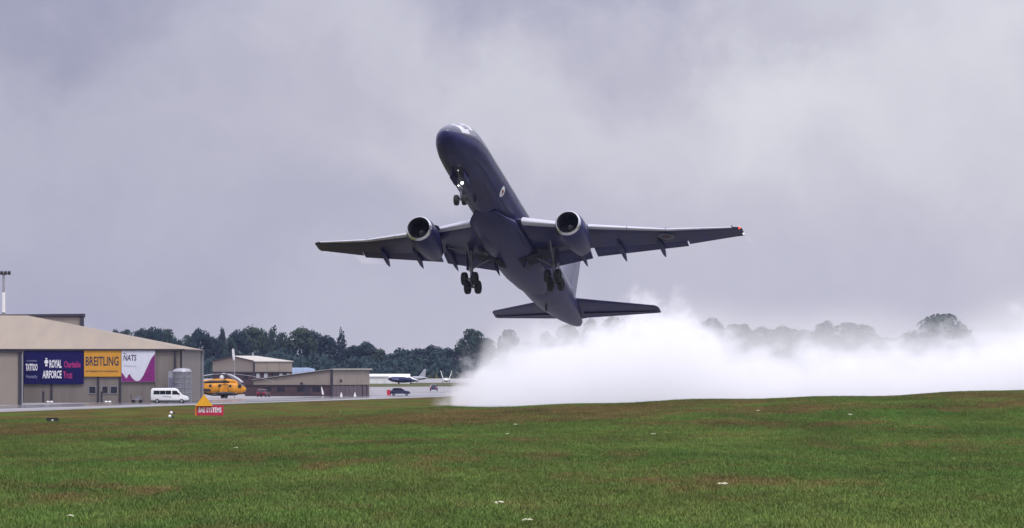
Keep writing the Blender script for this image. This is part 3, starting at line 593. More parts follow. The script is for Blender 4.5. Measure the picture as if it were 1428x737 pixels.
MB().loft([[(-0.6, -0.08, 2.1), (1.6, -0.08, 2.0), (1.6, 0.08, 2.0), (-0.6, 0.08, 2.1)], [(1.3, -0.05, 4.6), (2.0, -0.05, 4.6), (2.0, 0.05, 4.6), (1.3, 0.05, 4.6)]]).build('fin', 'jet_grey', o, 0)
for s in (-1, 1): MB().loft([[(0.6, s * 0.4, 1.7), (1.9, s * 0.4, 1.7), (1.9, s * 0.4, 1.78), (0.6, s * 0.4, 1.78)], [(1.8, s * 2.2, 1.7), (2.4, s * 2.2, 1.7), (2.4, s * 2.2, 1.75), (1.8, s * 2.2, 1.75)]]).build('tailplane', 'jet_grey', o, 0)
for x, y_ in ((-1.0, -0.8), (-1.0, 0.8)): MB().tube([(x, y_, 1.2), (x, y_, 0)], 0.12, 6).build('gear_leg', 'steel_grey', o)
d = 1690
o = tag(empty('parked_fighter', (wx(622, d), d, 0)), 'pale twin finned jet partly veiled by the left edge of the smoke', 'jet')
secs = [(-4, 1.5, 0.15, 0.12), (-2, 1.55, 0.55, 0.5), (1, 1.6, 0.95, 0.6), (6, 1.6, 1.1, 0.55), (8, 1.6, 0.9, 0.5)]
MB().loft([[(ry * math.cos(2 * math.pi * k / 14), y_, zc + rz * math.sin(2 * math.pi * k / 14)) for k in range(14)] for y_, zc, ry, rz in secs]).build('fuselage', 'jet_white', o)
for s in (-1, 1):
    MB().loft([[(s * 0.85, 4.6, 2.0), (s * 0.97, 4.6, 2.0), (s * 0.97, 7.6, 2.0), (s * 0.85, 7.6, 2.0)], [(s * 1.6, 6.6, 4.3), (s * 1.7, 6.6, 4.3), (s * 1.7, 8.0, 4.3), (s * 1.6, 8.0, 4.3)]]).build('fin', 'jet_white', o, 0)
    MB().loft([[(s * 0.8, 1.0, 1.55), (s * 0.8, 5.5, 1.55), (s * 0.8, 5.5, 1.7), (s * 0.8, 1.0, 1.7)], [(s * 3.0, 4.2, 1.55), (s * 3.0, 5.6, 1.55), (s * 3.0, 5.6, 1.62), (s * 3.0, 4.2, 1.62)]]).build('wing', 'jet_white', o, 0)
    MB().tube([(s * 1.0, 4, 1.2), (s * 1.2, 4, 0.0)], 0.13, 6).build('gear_leg', 'white_paint', o)
MB().ball((0, 0.2, 2.05), 1, 10, (0.4, 1.3, 0.42)).build('canopy', 'car_glass', o)

# barriers, cones, poles
d = 1155
bo = tag(empty('barrier_fence', (wx(527, d), d, 0)), 'low pale barrier panels standing between the long building and dark blue car', 'barrier')
for k in range(6):
    x = wx(512, d) + k * 0.86 - wx(527, d)
    p = MB().box((x, 0, 0.62), (0.8, 0.08, 1.0)).build('panel', 'barrier_white' if k < 5 else 'red_paint', bo, 0); MB().box((x, 0, 0.06), (0.5, 0.5, 0.12)).build('foot', 'grey_trim', bo, 0)
for p, dd, lab in ((476, 1112, 'small white cone in front of the long building, nearest its corner post'), (495, 1118, 'small white cone in front of the long building, near its right end')):
    o = tag(empty('traffic_cone', (wx(p, dd), dd, 0.02)), lab, 'traffic cone', 'white cones before the long building'); MB().tube([(0, 0, 0.06), (0, 0, 0.8)], [0.24, 0.06], 10).build('body', 'white_paint', o); MB().box((0, 0, 0.03), (0.56, 0.56, 0.06)).build('base', 'white_paint', o, 0)
d = 1118; o = tag(empty('folded_parasol', (wx(450, d), d, 0.02)), 'white folded parasol leaning by the dark brick wall of the long building', 'parasol')
MB().tube([(0.12, 0, 0), (-0.25, 0, 2.0)], 0.04, 6).build('pole', 'steel_light', o); MB().tube([(0.05, 0, 0.4), (-0.05, 0, 0.95), (-0.23, 0, 1.85)], [0.2, 0.16, 0.05], 8).build('cloth', 'white_paint', o); MB().box((0.12, 0, 0.06), (0.5, 0.5, 0.1)).build('base', 'grey_trim', o, 0)
d = 1064; o = tag(empty('windsock', (wx(327, d), d, 0)), 'limp white windsock drooping from a thin pole behind the helicopter', 'windsock')
zt_ = wz(487, d)
MB().tube([(0, 0, 0), (0, 0, zt_)], [0.08, 0.05], 8).build('pole', 'grey_trim', o)
b = MB(); b.lathe([(0, 0.16), (0.5, 0.2), (1.2, 0.24), (1.8, 0.22), (2.1, 0.14)], (-0.30, -0.1, zt_), (0.11, 0, -1), 12, True); b.build('sock', 'sock', o)
MB().tube([(0, 0, zt_ - .02), (-0.32, -0.1, zt_ + .02)], 0.03, 5).build('arm', 'grey_trim', o)

# ------------------------------------------------------------------ yellow rescue helicopter
d = 1056; H_ = tag(empty('helicopter', (wx(312, d), d, 0), R(12)), 'yellow rescue helicopter with drooping rotor blade, parked by the hangar corner', 'helicopter')
secs = [(4.1, 1.65, 0.1, 0.1), (3.9, 1.66, 0.45, 0.42), (3.3, 1.72, 0.85, 0.78), (2.3, 1.85, 1.05, 1.08), (0.5, 1.92, 1.1, 1.16), (-2.5, 1.95, 1.1, 1.12), (-4.5, 2.1, 0.95, 0.9), (-6.5, 2.4, 0.6, 0.6), (-9.0, 2.75, 0.35, 0.38), (-10.5, 2.95, 0.2, 0.25)]
def sq(c, n=20, p=2.6):
    x, zc, ry, rz = c; r = []
    for k in range(n):
        a = 2 * math.pi * k / n; cs, sn = math.cos(a), math.sin(a)
        r.append((x, ry * math.copysign(abs(cs) ** (2 / p), cs), zc + rz * math.copysign(abs(sn) ** (2 / p), sn)))
    return r
MB().loft([sq(s) for s in secs]).build('fuselage', 'yellow_paint', H_, 40)
MB().loft([sq(s) for s in [(2.5, 2.95, 0.2, 0.15), (2.0, 3.05, 0.6, 0.28), (1.0, 3.15, 0.75, 0.40), (-1.2, 3.15, 0.75, 0.42), (-3.0, 3.0, 0.5, 0.35), (-4.2, 2.95, 0.2, 0.15)]]).build('engine_cowling', 'yellow_paint', H_, 40)
MB().loft([sq(s) for s in [(0.9, 2.98, 0.98, 0.12), (0.3, 3.05, 1.0, 0.32), (-2.6, 2.95, 0.98, 0.34), (-4.2, 2.8, 0.7, 0.2)]]).build('exhaust_panel', 'black_plastic', H_, 40)
MB().ball((-0.4, -0.35, 3.75), 1, 10, (0.42, 0.4, 0.48)).build('radome', 'white_paint', H_)
MB().tube([(0, 0, 3.7), (0, 0, 4.5)], [0.28, 0.2], 10).build('rotor_mast', 'steel_grey', H_); MB().lathe([(0, 0.55), (0.12, 0.6), (0.2, 0.4), (0.32, 0.1)], (0, 0, 4.3), (0, 0, 1), 14, True).build('rotor_hub', 'steel_grey', H_)
for k, a in enumerate((-6, 66, 138, 210, 282)):
    ca, sa = math.cos(R(a)), math.sin(R(a)); b = MB(); rings = []
    for r_, zz in ((0.5, 4.42), (2.5, 4.38), (5.0, 4.05), (7.2, 3.55), (9.2, 2.95)):
        rings.append([(ca * r_ - sa * t_, sa * r_ + ca * t_, zz + h_) for t_, h_ in ((-0.27, -0.04), (0.27, -0.04), (0.27, 0.04), (-0.27, 0.04))])
    b.loft(rings).build('rotor_blade', 'steel_light', H_, 30)
for x, z, w_, h_ in ((1.0, 2.25, 0.45, 0.45), (-0.9, 2.3, 0.5, 0.5), (-2.6, 2.3, 0.45, 0.45), (2.75, 2.2, 0.6, 0.6)):
    MB().box((x, -1.08 if x < 2 else -1.0, z), (w_, 0.14, h_)).build('window', 'car_glass', H_, 0)
b = MB(); b.loft([[(2.5, -0.95, 2.85), (2.5, 0.95, 2.85), (2.6, 0.95, 2.95), (2.6, -0.95, 2.95)], [(3.55, -0.72, 2.2), (3.55, 0.72, 2.2), (3.72, 0.72, 2.25), (3.72, -0.72, 2.25)]]); b.build('windscreen', 'window_pale', H_, 0)  # pale colour stands for the reflection in the glass
dr = MB().box((-0.2, -1.11, 1.75), (1.5, 0.06, 1.5)).build('door', 'yellow_paint', H_, 0)
b = MB()
for x in (-0.99, 0.59): b.box((x, -1.12, 1.75), (0.07, 0.07, 1.5))
b.box((-0.2, -1.12, 2.53), (1.65, 0.07, 0.06)); b.build('door_gap', 'black_plastic', dr, 0)
b = MB(); b.box((-3.3, -1.0, 1.5), (1.6, 0.12, 0.5)); b.build('stores_rack', 'black_plastic', H_, 0)

for x in (2.0, -1.9): MB().tube([(x, -1.05, 1.05), (x, -1.2, 0.95)], 0.12, 6).build('float_pack', 'grey_trim', H_)
MB().loft([sq(s, 14) for s in [(3.3, 0.95, 0.3, 0.1), (2, 0.72, 0.75, 0.2), (-2, 0.68, 0.8, 0.22), (-4, 1.0, 0.4, 0.12)]]).build('keel', 'black_plastic', H_, 40)
for s in (-1, 1):
    MB().loft([[(x, s * 1.95 + r_ * 0.8 * math.cos(2 * math.pi * k / 12), 0.92 + r_ * 0.7 * math.sin(2 * math.pi * k / 12)) for k in range(12)] for x, r_ in ((1.6, 0.08), (1.2, 0.34), (0, 0.42), (-1.2, 0.36), (-1.8, 0.1))]).build('sponson', 'yellow_paint' if s > 0 else 'black_plastic', H_, 50)
    MB().tube([(0.2, s * 0.9, 1.4), (0.2, s * 1.8, 1.1)], 0.12, 6).build('strut', 'yellow_paint', H_)
    for dy in (-0.18, 0.18): MB().lathe([(-0.11, 0.03), (-0.11, 0.32), (0.11, 0.32), (0.11, 0.03)], (0.1, s * 1.95 + dy, 0.34), (0, 1, 0), 14).build('wheel', 'rubber', H_)
MB().loft([[(-9.3, -0.12, 2.8), (-10.9, -0.12, 3.0), (-10.9, 0.12, 3.0), (-9.3, 0.12, 2.8)], [(-10.6, -0.08, 5.0), (-11.5, -0.08, 5.1), (-11.5, 0.08, 5.1), (-10.6, 0.08, 5.0)]]).build('tail_pylon', 'yellow_paint', H_, 0)

# ------------------------------------------------------------------ marker sign, boards, lights in the near grass
d = 700.0; o = tag(empty('marker_sign', (wx(292.5, d), d, 0)), 'red marker board with white letters and a yellow triangle on top', 'sign')
bw = wx(311.5, d) - wx(273.5, d); bh = 14 * d / F; z0 = wz(579.5, d)
MB().box((0.06, 0.2, z0 + bh / 2), (bw - 0.12, 0.5, bh)).build('board', 'sign_red', o, 0)
MB().box((-bw / 2 - 0.02, 0.1, z0 + bh / 2 - 0.03), (0.16, 0.62, bh + 0.06)).build('end_panel', 'orange_side', o, 0)
tx = wx(285, d) - wx(292.5, d); t0 = z0 + bh - 0.09; th_ = 16.5 * d / F; hw = 12.2 * d / F
b = MB(); b.prism([(tx - hw, t0), (tx + hw, t0), (tx, t0 + th_)], -0.35, -0.1); b.build('triangle', 'yellow_bright', o, 0)
text('lettering', 'BAE SYSTEMS', 'print_white', (-bw / 2 + 0.30, z0 + 0.27 * bh, bw / 2 - 0.2, z0 + 0.80 * bh), -0.065, o, 0.03)
for dx in (-bw / 2 + .3, bw / 2 - .3): MB().box((dx, 0.25, z0 / 2), (0.12, 0.12, max(0.05, z0))).build('post', 'dark_trim', o, 0)
d = 328.0; bxx = wx(73.5, d); o = tag(empty('number_board', (bxx, d, float(ground_z(bxx, d)))), 'low black board with a white spot in the grass below the navy banner', 'board')
z0 = 0.06; MB().box((0, 0, z0 + 0.1), (17 * d / F, 0.06, 0.19)).build('panel', 'black_plastic', o, 0); MB().box((0.0, -0.035, z0 + 0.06), (0.1, 0.01, 0.08)).build('white_spot', 'print_white', o, 0)
for dx in (-0.25, 0.25): MB().box((dx, 0, z0 / 2), (0.05, 0.05, z0)).build('leg', 'dark_trim', o, 0)
for (p, py, dd, lab) in ((239, 576, 725, 'white dome marker in the grass below the minibus, the upper of two'), (237, 581, 678, 'white dome marker in the grass below the minibus, the lower of two'), (475, 576.5, 735, 'lone white dome marker in the grass right of the red marker board')):
    o = tag(empty('dome_marker', (wx(p, dd), dd, 0)), lab, 'marker', 'white dome markers in the grass')
    zz = max(0.14, wz(py, dd)); rr_ = 0.19 if p < 400 else 0.12
    MB().ball((0, 0, zz), rr_, 10).build('dome', 'white_paint', o); MB().tube([(0, 0, 0), (0, 0, zz - rr_ * .6)], [0.16, 0.1], 8).build('base', 'dark_trim', o); MB().box((0.32, 0.1, zz - 0.05), (0.3, 0.2, 0.2)).build('housing', 'dark_trim', o, 0)

# ------------------------------------------------------------------ trees
def crown_mesh(name, seed, shape, m):
    r = np.random.default_rng(seed)          # unit tree: height 1, crown half width 1 (scaled per tree), base at 0
    lobes = []
    if shape == 'cone':
        for k in range(16):
            z = 0.18 + 0.8 * k / 15; rad = 1.0 * (1 - ((z - 0.15) / 0.9) ** 1.3) + 0.08
            a = r.uniform(0, 6.28); lobes.append((math.cos(a) * rad * 0.45, math.sin(a) * rad * 0.45, z, rad * 0.62, 0.10))
    elif shape == 'column':
        for k in range(18):
            z = 0.2 + 0.72 * k / 17; rad = 0.85 * math.sin(math.pi * min(1, 0.25 + 0.75 * (z - 0.1))) ** 0.6
            a = r.uniform(0, 6.28); lobes.append((math.cos(a) * rad * 0.45, math.sin(a) * rad * 0.45, z, rad * 0.55, 0.11))
    else:
        for k in range(26):
            u = r.uniform(-0.35, 1); a = r.uniform(0, 6.28); q = math.sqrt(1 - min(1, u * u))
            lobes.append((math.cos(a) * q * 0.66, math.sin(a) * q * 0.66, 0.56 + u * 0.31, r.uniform(0.26, 0.46), r.uniform(0.09, 0.14)))
        for k in range(8):
            a = r.uniform(0, 6.28); lobes.append((math.cos(a) * 0.6, math.sin(a) * 0.6, r.uniform(0.2, 0.4), r.uniform(0.3, 0.42), 0.11))
    n = 3000
    L_ = np.array(lobes); wgt = L_[:, 3] ** 2; idx = r.choice(len(L_), n, p=wgt / wgt.sum())
    dv = r.normal(size=(n, 3)); dv /= np.linalg.norm(dv, axis=1)[:, None]
    rad = r.uniform(0.62, 1.06, n) ** 0.6
    c = L_[idx, :3] + dv * np.stack([L_[idx, 3], L_[idx, 3], L_[idx, 4]], 1) * rad[:, None]
    nrm = dv + r.normal(size=(n, 3)) * 0.32; nrm /= np.linalg.norm(nrm, axis=1)[:, None]
    t = np.cross(nrm, r.normal(size=(n, 3))); t /= np.linalg.norm(t, axis=1)[:, None]; bt = np.cross(nrm, t)
    s = r.uniform(0.055, 0.115, n)[:, None]
    sc_ = np.array([1, 1, 0.36])           # leaf sprays keep their shape once the tree is scaled to ~20 m x 7 m half width
    vs = np.stack([c - t * s * sc_, c + bt * s * 0.6 * sc_, c + t * s * sc_, c - bt * s * 0.6 * sc_], 1).reshape(-1, 3)
    me = bpy.data.meshes.new(name); me.from_pydata(vs.tolist(), [], np.arange(4 * n).reshape(-1, 4).tolist()); me.materials.append(MATS[m]); me.update()
    return me
def trunk_mesh():
    b = MB(); b.tube([(0, 0, 0), (0.02, 0, 0.2), (0, 0.02, 0.45), (0.02, 0, 0.75)], [0.06, 0.048, 0.035, 0.012], 8)
    for k in range(5):
        a = k * 1.3; b.tube([(0, 0, 0.28 + k * 0.07), (math.cos(a) * 0.3, math.sin(a) * 0.3, 0.45 + k * 0.07)], [0.025, 0.008], 5)
    o = b.build('trunk', 'bark'); me = o.data; bpy.data.objects.remove(o); return me
TR = trunk_mesh()
CR = {'round': [crown_mesh('crown', s, 'round', m) for s, m in ((1, 'leaf_dark'), (2, 'leaf_mid'), (3, 'leaf_dark'), (4, 'leaf_olive'), (5, 'leaf_dark'))],
      'cone': [crown_mesh('crown', 21, 'cone', 'leaf_dark'), crown_mesh('crown', 22, 'cone', 'leaf_mid')],
      'column': [crown_mesh('crown', 31, 'column', 'leaf_dark'), crown_mesh('crown', 32, 'column', 'leaf_mid')]}
ORD = 'first second third fourth fifth sixth seventh eighth ninth tenth eleventh twelfth thirteenth fourteenth fifteenth'.split()
ADJ = {'round': 'round headed', 'cone': 'pointed', 'column': 'upright narrow'}
def tree(px, top, wpx, shape, d, label, group):
    h = wz(top, d); hw = wpx * d / F / 2
    o = tag(empty('tree', (wx(px, d), d, 0), rng.uniform(0, 6.28)), label, 'tree', group)
    c = bpy.data.objects.new('crown', rng.choice(CR[shape])); col.objects.link(c); c.parent = o; c.scale = (hw, hw, h)
    t = bpy.data.objects.new('trunk', TR); col.objects.link(t); t.parent = o; t.scale = (h * 0.32, h * 0.32, h)
ROWS = [
 ('behind the big hangar roof', 'trees behind the big hangar', 2600, [(144, 462, 24, 'round'), (159, 459, 26, 'round'), (176, 458, 28, 'round'), (197, 455, 30, 'round'), (215, 453, 32, 'round'), (233, 457, 26, 'round'), (246, 470, 22, 'round')]),
 ('between hangar and gabled building', 'trees beside the gabled building', 2650, [(262, 466, 26, 'round'), (280, 457, 30, 'round'), (296, 468, 22, 'round'), (308, 459, 20, 'column'), (321, 470, 22, 'round'), (333, 457, 30, 'round')]),
 ('behind the gabled building', 'trees behind the gabled building', 2700, [(350, 453, 40, 'round'), (367, 460, 22, 'column'), (381, 456, 20, 'column'), (394, 462, 22, 'round'), (418, 455, 46, 'round')]),
 ('behind the low long building', 'trees behind the long building', 2650, [(438, 460, 30, 'round'), (455, 466, 32, 'round'), (476, 461, 24, 'cone'), (492, 480, 24, 'round'), (509, 476, 36, 'round')]),
 ('beyond the marquee and parked jets', 'trees beyond the far apron', 2700, [(528, 486, 24, 'round'), (545, 492, 28, 'round'), (566, 487, 30, 'round'), (585, 485, 30, 'round'), (605, 481, 32, 'round'), (628, 485, 34, 'round'), (657, 457, 42, 'round'), (678, 470, 30, 'round')]),
 ('behind the smoke under the tail', 'trees veiled by smoke under the tail', 2750, [(709, 458, 30, 'round'), (735, 476, 34, 'round'), (762, 460, 22, 'round'), (792, 449, 36, 'round'), (823, 441, 26, 'round'), (855, 438, 44, 'round'), (890, 458, 50, 'round'), (930, 460, 50, 'round')]),
 ('above the smoke on the right', 'trees veiled by smoke on the right', 2600, [(966, 450, 44, 'round'), (992, 441, 40, 'round'), (1030, 450, 62, 'round'), (1062, 454, 46, 'round'), (1094, 453, 62, 'round'), (1124, 458, 44, 'round'), (1151, 444, 34, 'round'), (1186, 448, 78, 'round'), (1238, 470, 60, 'round'), (1276, 460, 50, 'round')]),
]
for land, grp, d, L_ in ROWS:
    for k, (px, top, wpx, shp) in enumerate(L_):
        lab = f'{ADJ[shp]} tree {land}, {ORD[k]} from left'
        tree(px, top - 1, wpx * 1.12, shp, d + rng.uniform(-70, 70), lab, grp)
tree(1315, 434, 92, 'round', 2550, 'broad spreading tree standing clear above the smoke near the right edge', 'trees veiled by smoke on the right')
tree(1390, 470, 60, 'round', 2600, 'low tree almost lost in smoke at the right edge', 'trees veiled by smoke on the right')
# unbroken shrub layer under the row of trees
def thicket():
    r = np.random.default_rng(77); n = 26000
    px = r.uniform(120, 1420, n); d = r.uniform(2500, 2760, n); x = (px - 714) / F * d
    hh = 9.5 + 2.0 * np.sin(x * 0.11) + 1.6 * np.sin(x * 0.37 + 1) + r.normal(size=n) * 0.5
    z = hh * r.uniform(0, 1, n) ** 0.7
    c = np.stack([x, d, z], 1); nrm = r.normal(size=(n, 3)) + np.array([0, -0.8, 0.4]); nrm /= np.linalg.norm(nrm, axis=1)[:, None]
    t = np.cross(nrm, r.normal(size=(n, 3))); t /= np.linalg.norm(t, axis=1)[:, None]; bt = np.cross(nrm, t); s = r.uniform(0.5, 1.3, n)[:, None]
    vs = np.stack([c - t * s, c + bt * s * 0.7, c + t * s, c - bt * s * 0.7], 1).reshape(-1, 3)
    me = bpy.data.meshes.new('undergrowth'); me.from_pydata(vs.tolist(), [], np.arange(4 * n).reshape(-1, 4).tolist()); me.materials.append(MATS['leaf_dark']); me.update()
    o = bpy.data.objects.new('undergrowth', me); col.objects.link(o)
    tag(o, 'dark shrub layer filling the foot of the distant tree line', 'undergrowth', None, 'stuff')
thicket()

# ------------------------------------------------------------------ grass blades on the bank
def tuft(name, seed):
    r = random.Random(seed); b = MB()
    for k in range(9):
        a = r.uniform(0, 6.28); q = r.uniform(0, 0.13); x, y = q * math.cos(a), q * math.sin(a); h = r.uniform(0.05, 0.12); wd = r.uniform(0.006, 0.013)
        l = r.uniform(-0.05, 0.05), r.uniform(-0.05, 0.05); c, s = math.cos(a) * wd, math.sin(a) * wd
        b.add([(x - c, y - s, -0.02), (x + c, y + s, -0.02), (x + c * .7 + l[0] * .4, y + s * .7 + l[1] * .4, h * .6), (x - c * .7 + l[0] * .4, y - s * .7 + l[1] * .4, h * .6), (x + l[0], y + l[1], h)], [(0, 1, 2, 3), (3, 2, 4)])
    o = b.build(name, 'blade', smooth=0); o.location = (0, -80, ground_z(0, -80)); return o
tc_ = bpy.data.collections.new('grass_tufts')
proto = [tuft('grass_tuft', k) for k in range(4)]
for p in proto:
    col.objects.unlink(p); tc_.objects.link(p)
NP = 320000
dd = np.sqrt(nrg.uniform(68 ** 2, 375 ** 2, int(NP * 1.0)))
near = nrg.uniform(68, 200, 140000); dd = np.concatenate([dd, near])
xx = nrg.uniform(-1, 1, len(dd)) * (dd * 0.092 + 3.0)
gp = np.stack([xx, dd, ground_z(xx, dd)], 1)
me = bpy.data.meshes.new('grass'); me.vertices.add(len(gp)); me.vertices.foreach_set('co', gp.astype(np.float32).ravel()); me.update()
go = bpy.data.objects.new('grass', me); col.objects.link(go)
tag(go, 'short green and brown grass covering the bank in the foreground', 'grass', None, 'stuff')
ng = bpy.data.node_groups.new('grass', 'GeometryNodeTree')
ng.interface.new_socket('Geometry', in_out='INPUT', socket_type='NodeSocketGeometry'); ng.interface.new_socket('Geometry', in_out='OUTPUT', socket_type='NodeSocketGeometry')
gi, go_ = N(ng, 'NodeGroupInput'), N(ng, 'NodeGroupOutput')
ci = N(ng, 'GeometryNodeCollectionInfo'); ci.inputs['Collection'].default_value = tc_; ci.inputs['Separate Children'].default_value = True; ci.inputs['Reset Children'].default_value = True
ip = N(ng, 'GeometryNodeInstanceOnPoints'); ip.inputs['Pick Instance'].default_value = True
rv = N(ng, 'FunctionNodeRandomValue', data_type='FLOAT_VECTOR'); rv.inputs[0].default_value = (-0.15, -0.15, 0); rv.inputs[1].default_value = (0.15, 0.15, 6.28)
rs = N(ng, 'FunctionNodeRandomValue', data_type='FLOAT'); rs.inputs[2].default_value = 0.3; rs.inputs[3].default_value = 1.1; rs.inputs['Seed'].default_value = 5
ng.links.new(gi.outputs[0], ip.inputs['Points']); ng.links.new(ci.outputs[0], ip.inputs['Instance']); ng.links.new(rv.outputs[0], ip.inputs['Rotation']); ng.links.new(rs.outputs[1], ip.inputs['Scale'])
ng.links.new(ip.outputs[0], go_.inputs[0])
md = go.modifiers.new('grass', 'NODES'); md.node_group = ng

# white umbel flowers in the grass
def on_bank(px, py):
    for d in np.arange(70, 334, 0.5):
        x = wx(px, d); 
        if HZ + (EYE - float(ground_z(x, d))) * F / d <= py: return x, d
    return wx(px, 333), 333.0
FL = [(1008, 683, 15, 'wide flat white flower head right of centre in the green grass'), (697, 710, 15, 'tilted white flower head near the bottom centre of the grass'), (98, 730, 11, 'small leaning white flower at the bottom left of the grass'),
      (735, 736, 14, 'white flower head cut by the bottom edge of the photo'), (1185, 582, 7, 'small white flower on the brow of the bank at the right'), (707, 610, 5, 'tiny white flower in the upper grass near the centre'),
      (719, 596, 6, 'tiny white flower in the brown strip on the brow'), (329, 630, 6, 'tiny pale flower in the dark green grass at the left'), (1057, 576, 5, 'tiny white flower right on the brow below the smoke'), (911, 610, 6, 'tiny pale flower in the green grass right of centre')]
for px, py, wpx, lab in FL:
    x, d = on_bank(px, py); g = float(ground_z(x, d)); r_ = wpx * d / F / 2
    o = tag(empty('wildflower', (x, d - 0.05, g), rng.uniform(0, 6)), lab, 'flower', 'white wildflowers in the grass')
    hgt = 0.10
    MB().tube([(0.02, 0, -0.02), (0, 0, hgt)], [0.006, 0.004], 5).build('stem', 'stem_green', o)
    b = MB()
    for k in range(16):
        a = rng.uniform(0, 6.28); q = r_ * math.sqrt(rng.random()); rr = r_ * 0.28
        c = Vector((q * math.cos(a), q * math.sin(a), hgt + 0.02 - 0.25 * q * q / max(r_, .01) + rng.uniform(-.006, .006)))
        b.add([c + Vector((rr * math.cos(j * 1.047), rr * math.sin(j * 1.047), 0)) for j in range(6)] + [c + Vector((0, 0, rr * 0.5))], [(j, (j + 1) % 6, 6) for j in range(6)])
    b.build('flower_head', 'petal', o, 0)

# ------------------------------------------------------------------ the airliner
A0 = (704.6159, 308.9607); SC = 16.3616; DIST = 500.0
RM = np.array([[0.23960243, 0.96916669, 0.05750307], [-0.36755968, 0.03573154, 0.92931326], [0.89860479, -0.24380152, 0.36478796]])
# local axes of the aircraft: x = its port wing, y = aft, z = up
rot = Matrix(((RM[0, 1], RM[0, 0], RM[0, 2]), (RM[2, 1], RM[2, 0], RM[2, 2]), (RM[1, 1], RM[1, 0], RM[1, 2])))   # world = (right, depth, up)
ray = Vector(((A0[0] - 714) / F, 1, (HZ - A0[1]) / F)).normalized()
rot = Vector((0, 1, 0)).rotation_difference(ray).to_matrix() @ rot @ Matrix.Rotation(R(-1.0), 3, 'X')
AC = tag(empty('airliner', (0, 0, 0)), 'dark grey twin engine airliner climbing steeply with its landing gear down', 'airliner')
dp = F / SC
AC.matrix_world = Matrix.Translation(Vector((0, 0, EYE)) + ray * (dp / ray.y)) @ rot.to_4x4() @ Matrix.Translation((0, -20, 0))

FS = [(-0.5, .04, -.42, -.50), (-0.4, .28, -.18, -.76), (-0.15, .56, .06, -1.06), (0.3, .88, .36, -1.34), (0.9, 1.13, .66, -1.56), (1.6, 1.36, 1.04, -1.73), (2.3, 1.54, 1.42, -1.84), (3.0, 1.68, 1.72, -1.92), (3.7, 1.79, 1.90, -1.97), (4.8, 1.88, 2.02, -2.0), (6.2, 1.94, 2.06, -2.02),
      (14, 1.94, 2.06, -2.02), (22, 1.94, 2.06, -2.02), (31, 1.94, 2.06, -2.02), (33, 1.93, 2.06, -1.92), (35.5, 1.86, 2.06, -1.62), (38, 1.70, 2.02, -1.20), (40.5, 1.45, 1.95, -.70), (43, 1.12, 1.83, -.12), (45, .82, 1.70, .42), (46.3, .58, 1.58, .78), (46.9, .36, 1.48, .98), (47.05, .15, 1.38, 1.1)]
FSA = np.array(FS)
def fus(yy, th):           # th: 0 = port side, 90 = top
    i = [np.interp(yy, FSA[:, 0], FSA[:, k]) for k in (1, 2, 3)]
    zc, rz_ = (i[1] + i[2]) / 2, (i[1] - i[2]) / 2
    return Vector((i[0] * math.cos(R(th)), yy, zc + rz_ * math.sin(R(th))))
def fus_n(yy, th):
    a = fus(yy + .05, th) - fus(yy - .05, th); b = fus(yy, th + 1) - fus(yy, th - 1); n = b.cross(a); n.normalize()
    c = fus(yy, th) - Vector((0, yy, (np.interp(yy, FSA[:, 0], FSA[:, 2]) + np.interp(yy, FSA[:, 0], FSA[:, 3])) / 2))
    return n if n.dot(c) > 0 else -n
ysf = np.unique(np.concatenate([FSA[:, 0], np.linspace(-0.45, 6, 28), np.linspace(6, 31, 14), np.linspace(31, 47.0, 24)]))
NT = 40
FU = MB().loft([[fus(y, 360 * k / NT) for k in range(NT)] for y in ysf]).build('fuselage', ['aircraft_paint', 'aircraft_lit_upper'], AC, 60)
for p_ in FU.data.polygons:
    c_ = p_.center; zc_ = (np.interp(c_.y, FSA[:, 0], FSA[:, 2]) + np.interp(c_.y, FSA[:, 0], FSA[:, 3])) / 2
    if math.degrees(math.atan2(c_.z - zc_, abs(c_.x))) > 13: p_.material_index = 1  # upper flank coloured lighter as the lit part of a uniform grey livery
def patch(name, y0, y1, t0, t1, m, parent, off=0.012, ny=4, ntn=4, skew=0.0):
    b = MB(); vs = []
    for i in range(ny + 1):
        for j in range(ntn + 1):
            t = t0 + (t1 - t0) * j / ntn; y = y0 + (y1 - y0) * i / ny + skew * (t - t0) / max(1e-3, abs(t1 - t0))
            vs.append(fus(y, t) + fus_n(y, t) * off)
    b.add(vs, [(i * (ntn + 1) + j, i * (ntn + 1) + j + 1, (i + 1) * (ntn + 1) + j + 1, (i + 1) * (ntn + 1) + j) for i in range(ny) for j in range(ntn)])
    return b.build(name, m, parent, 60)
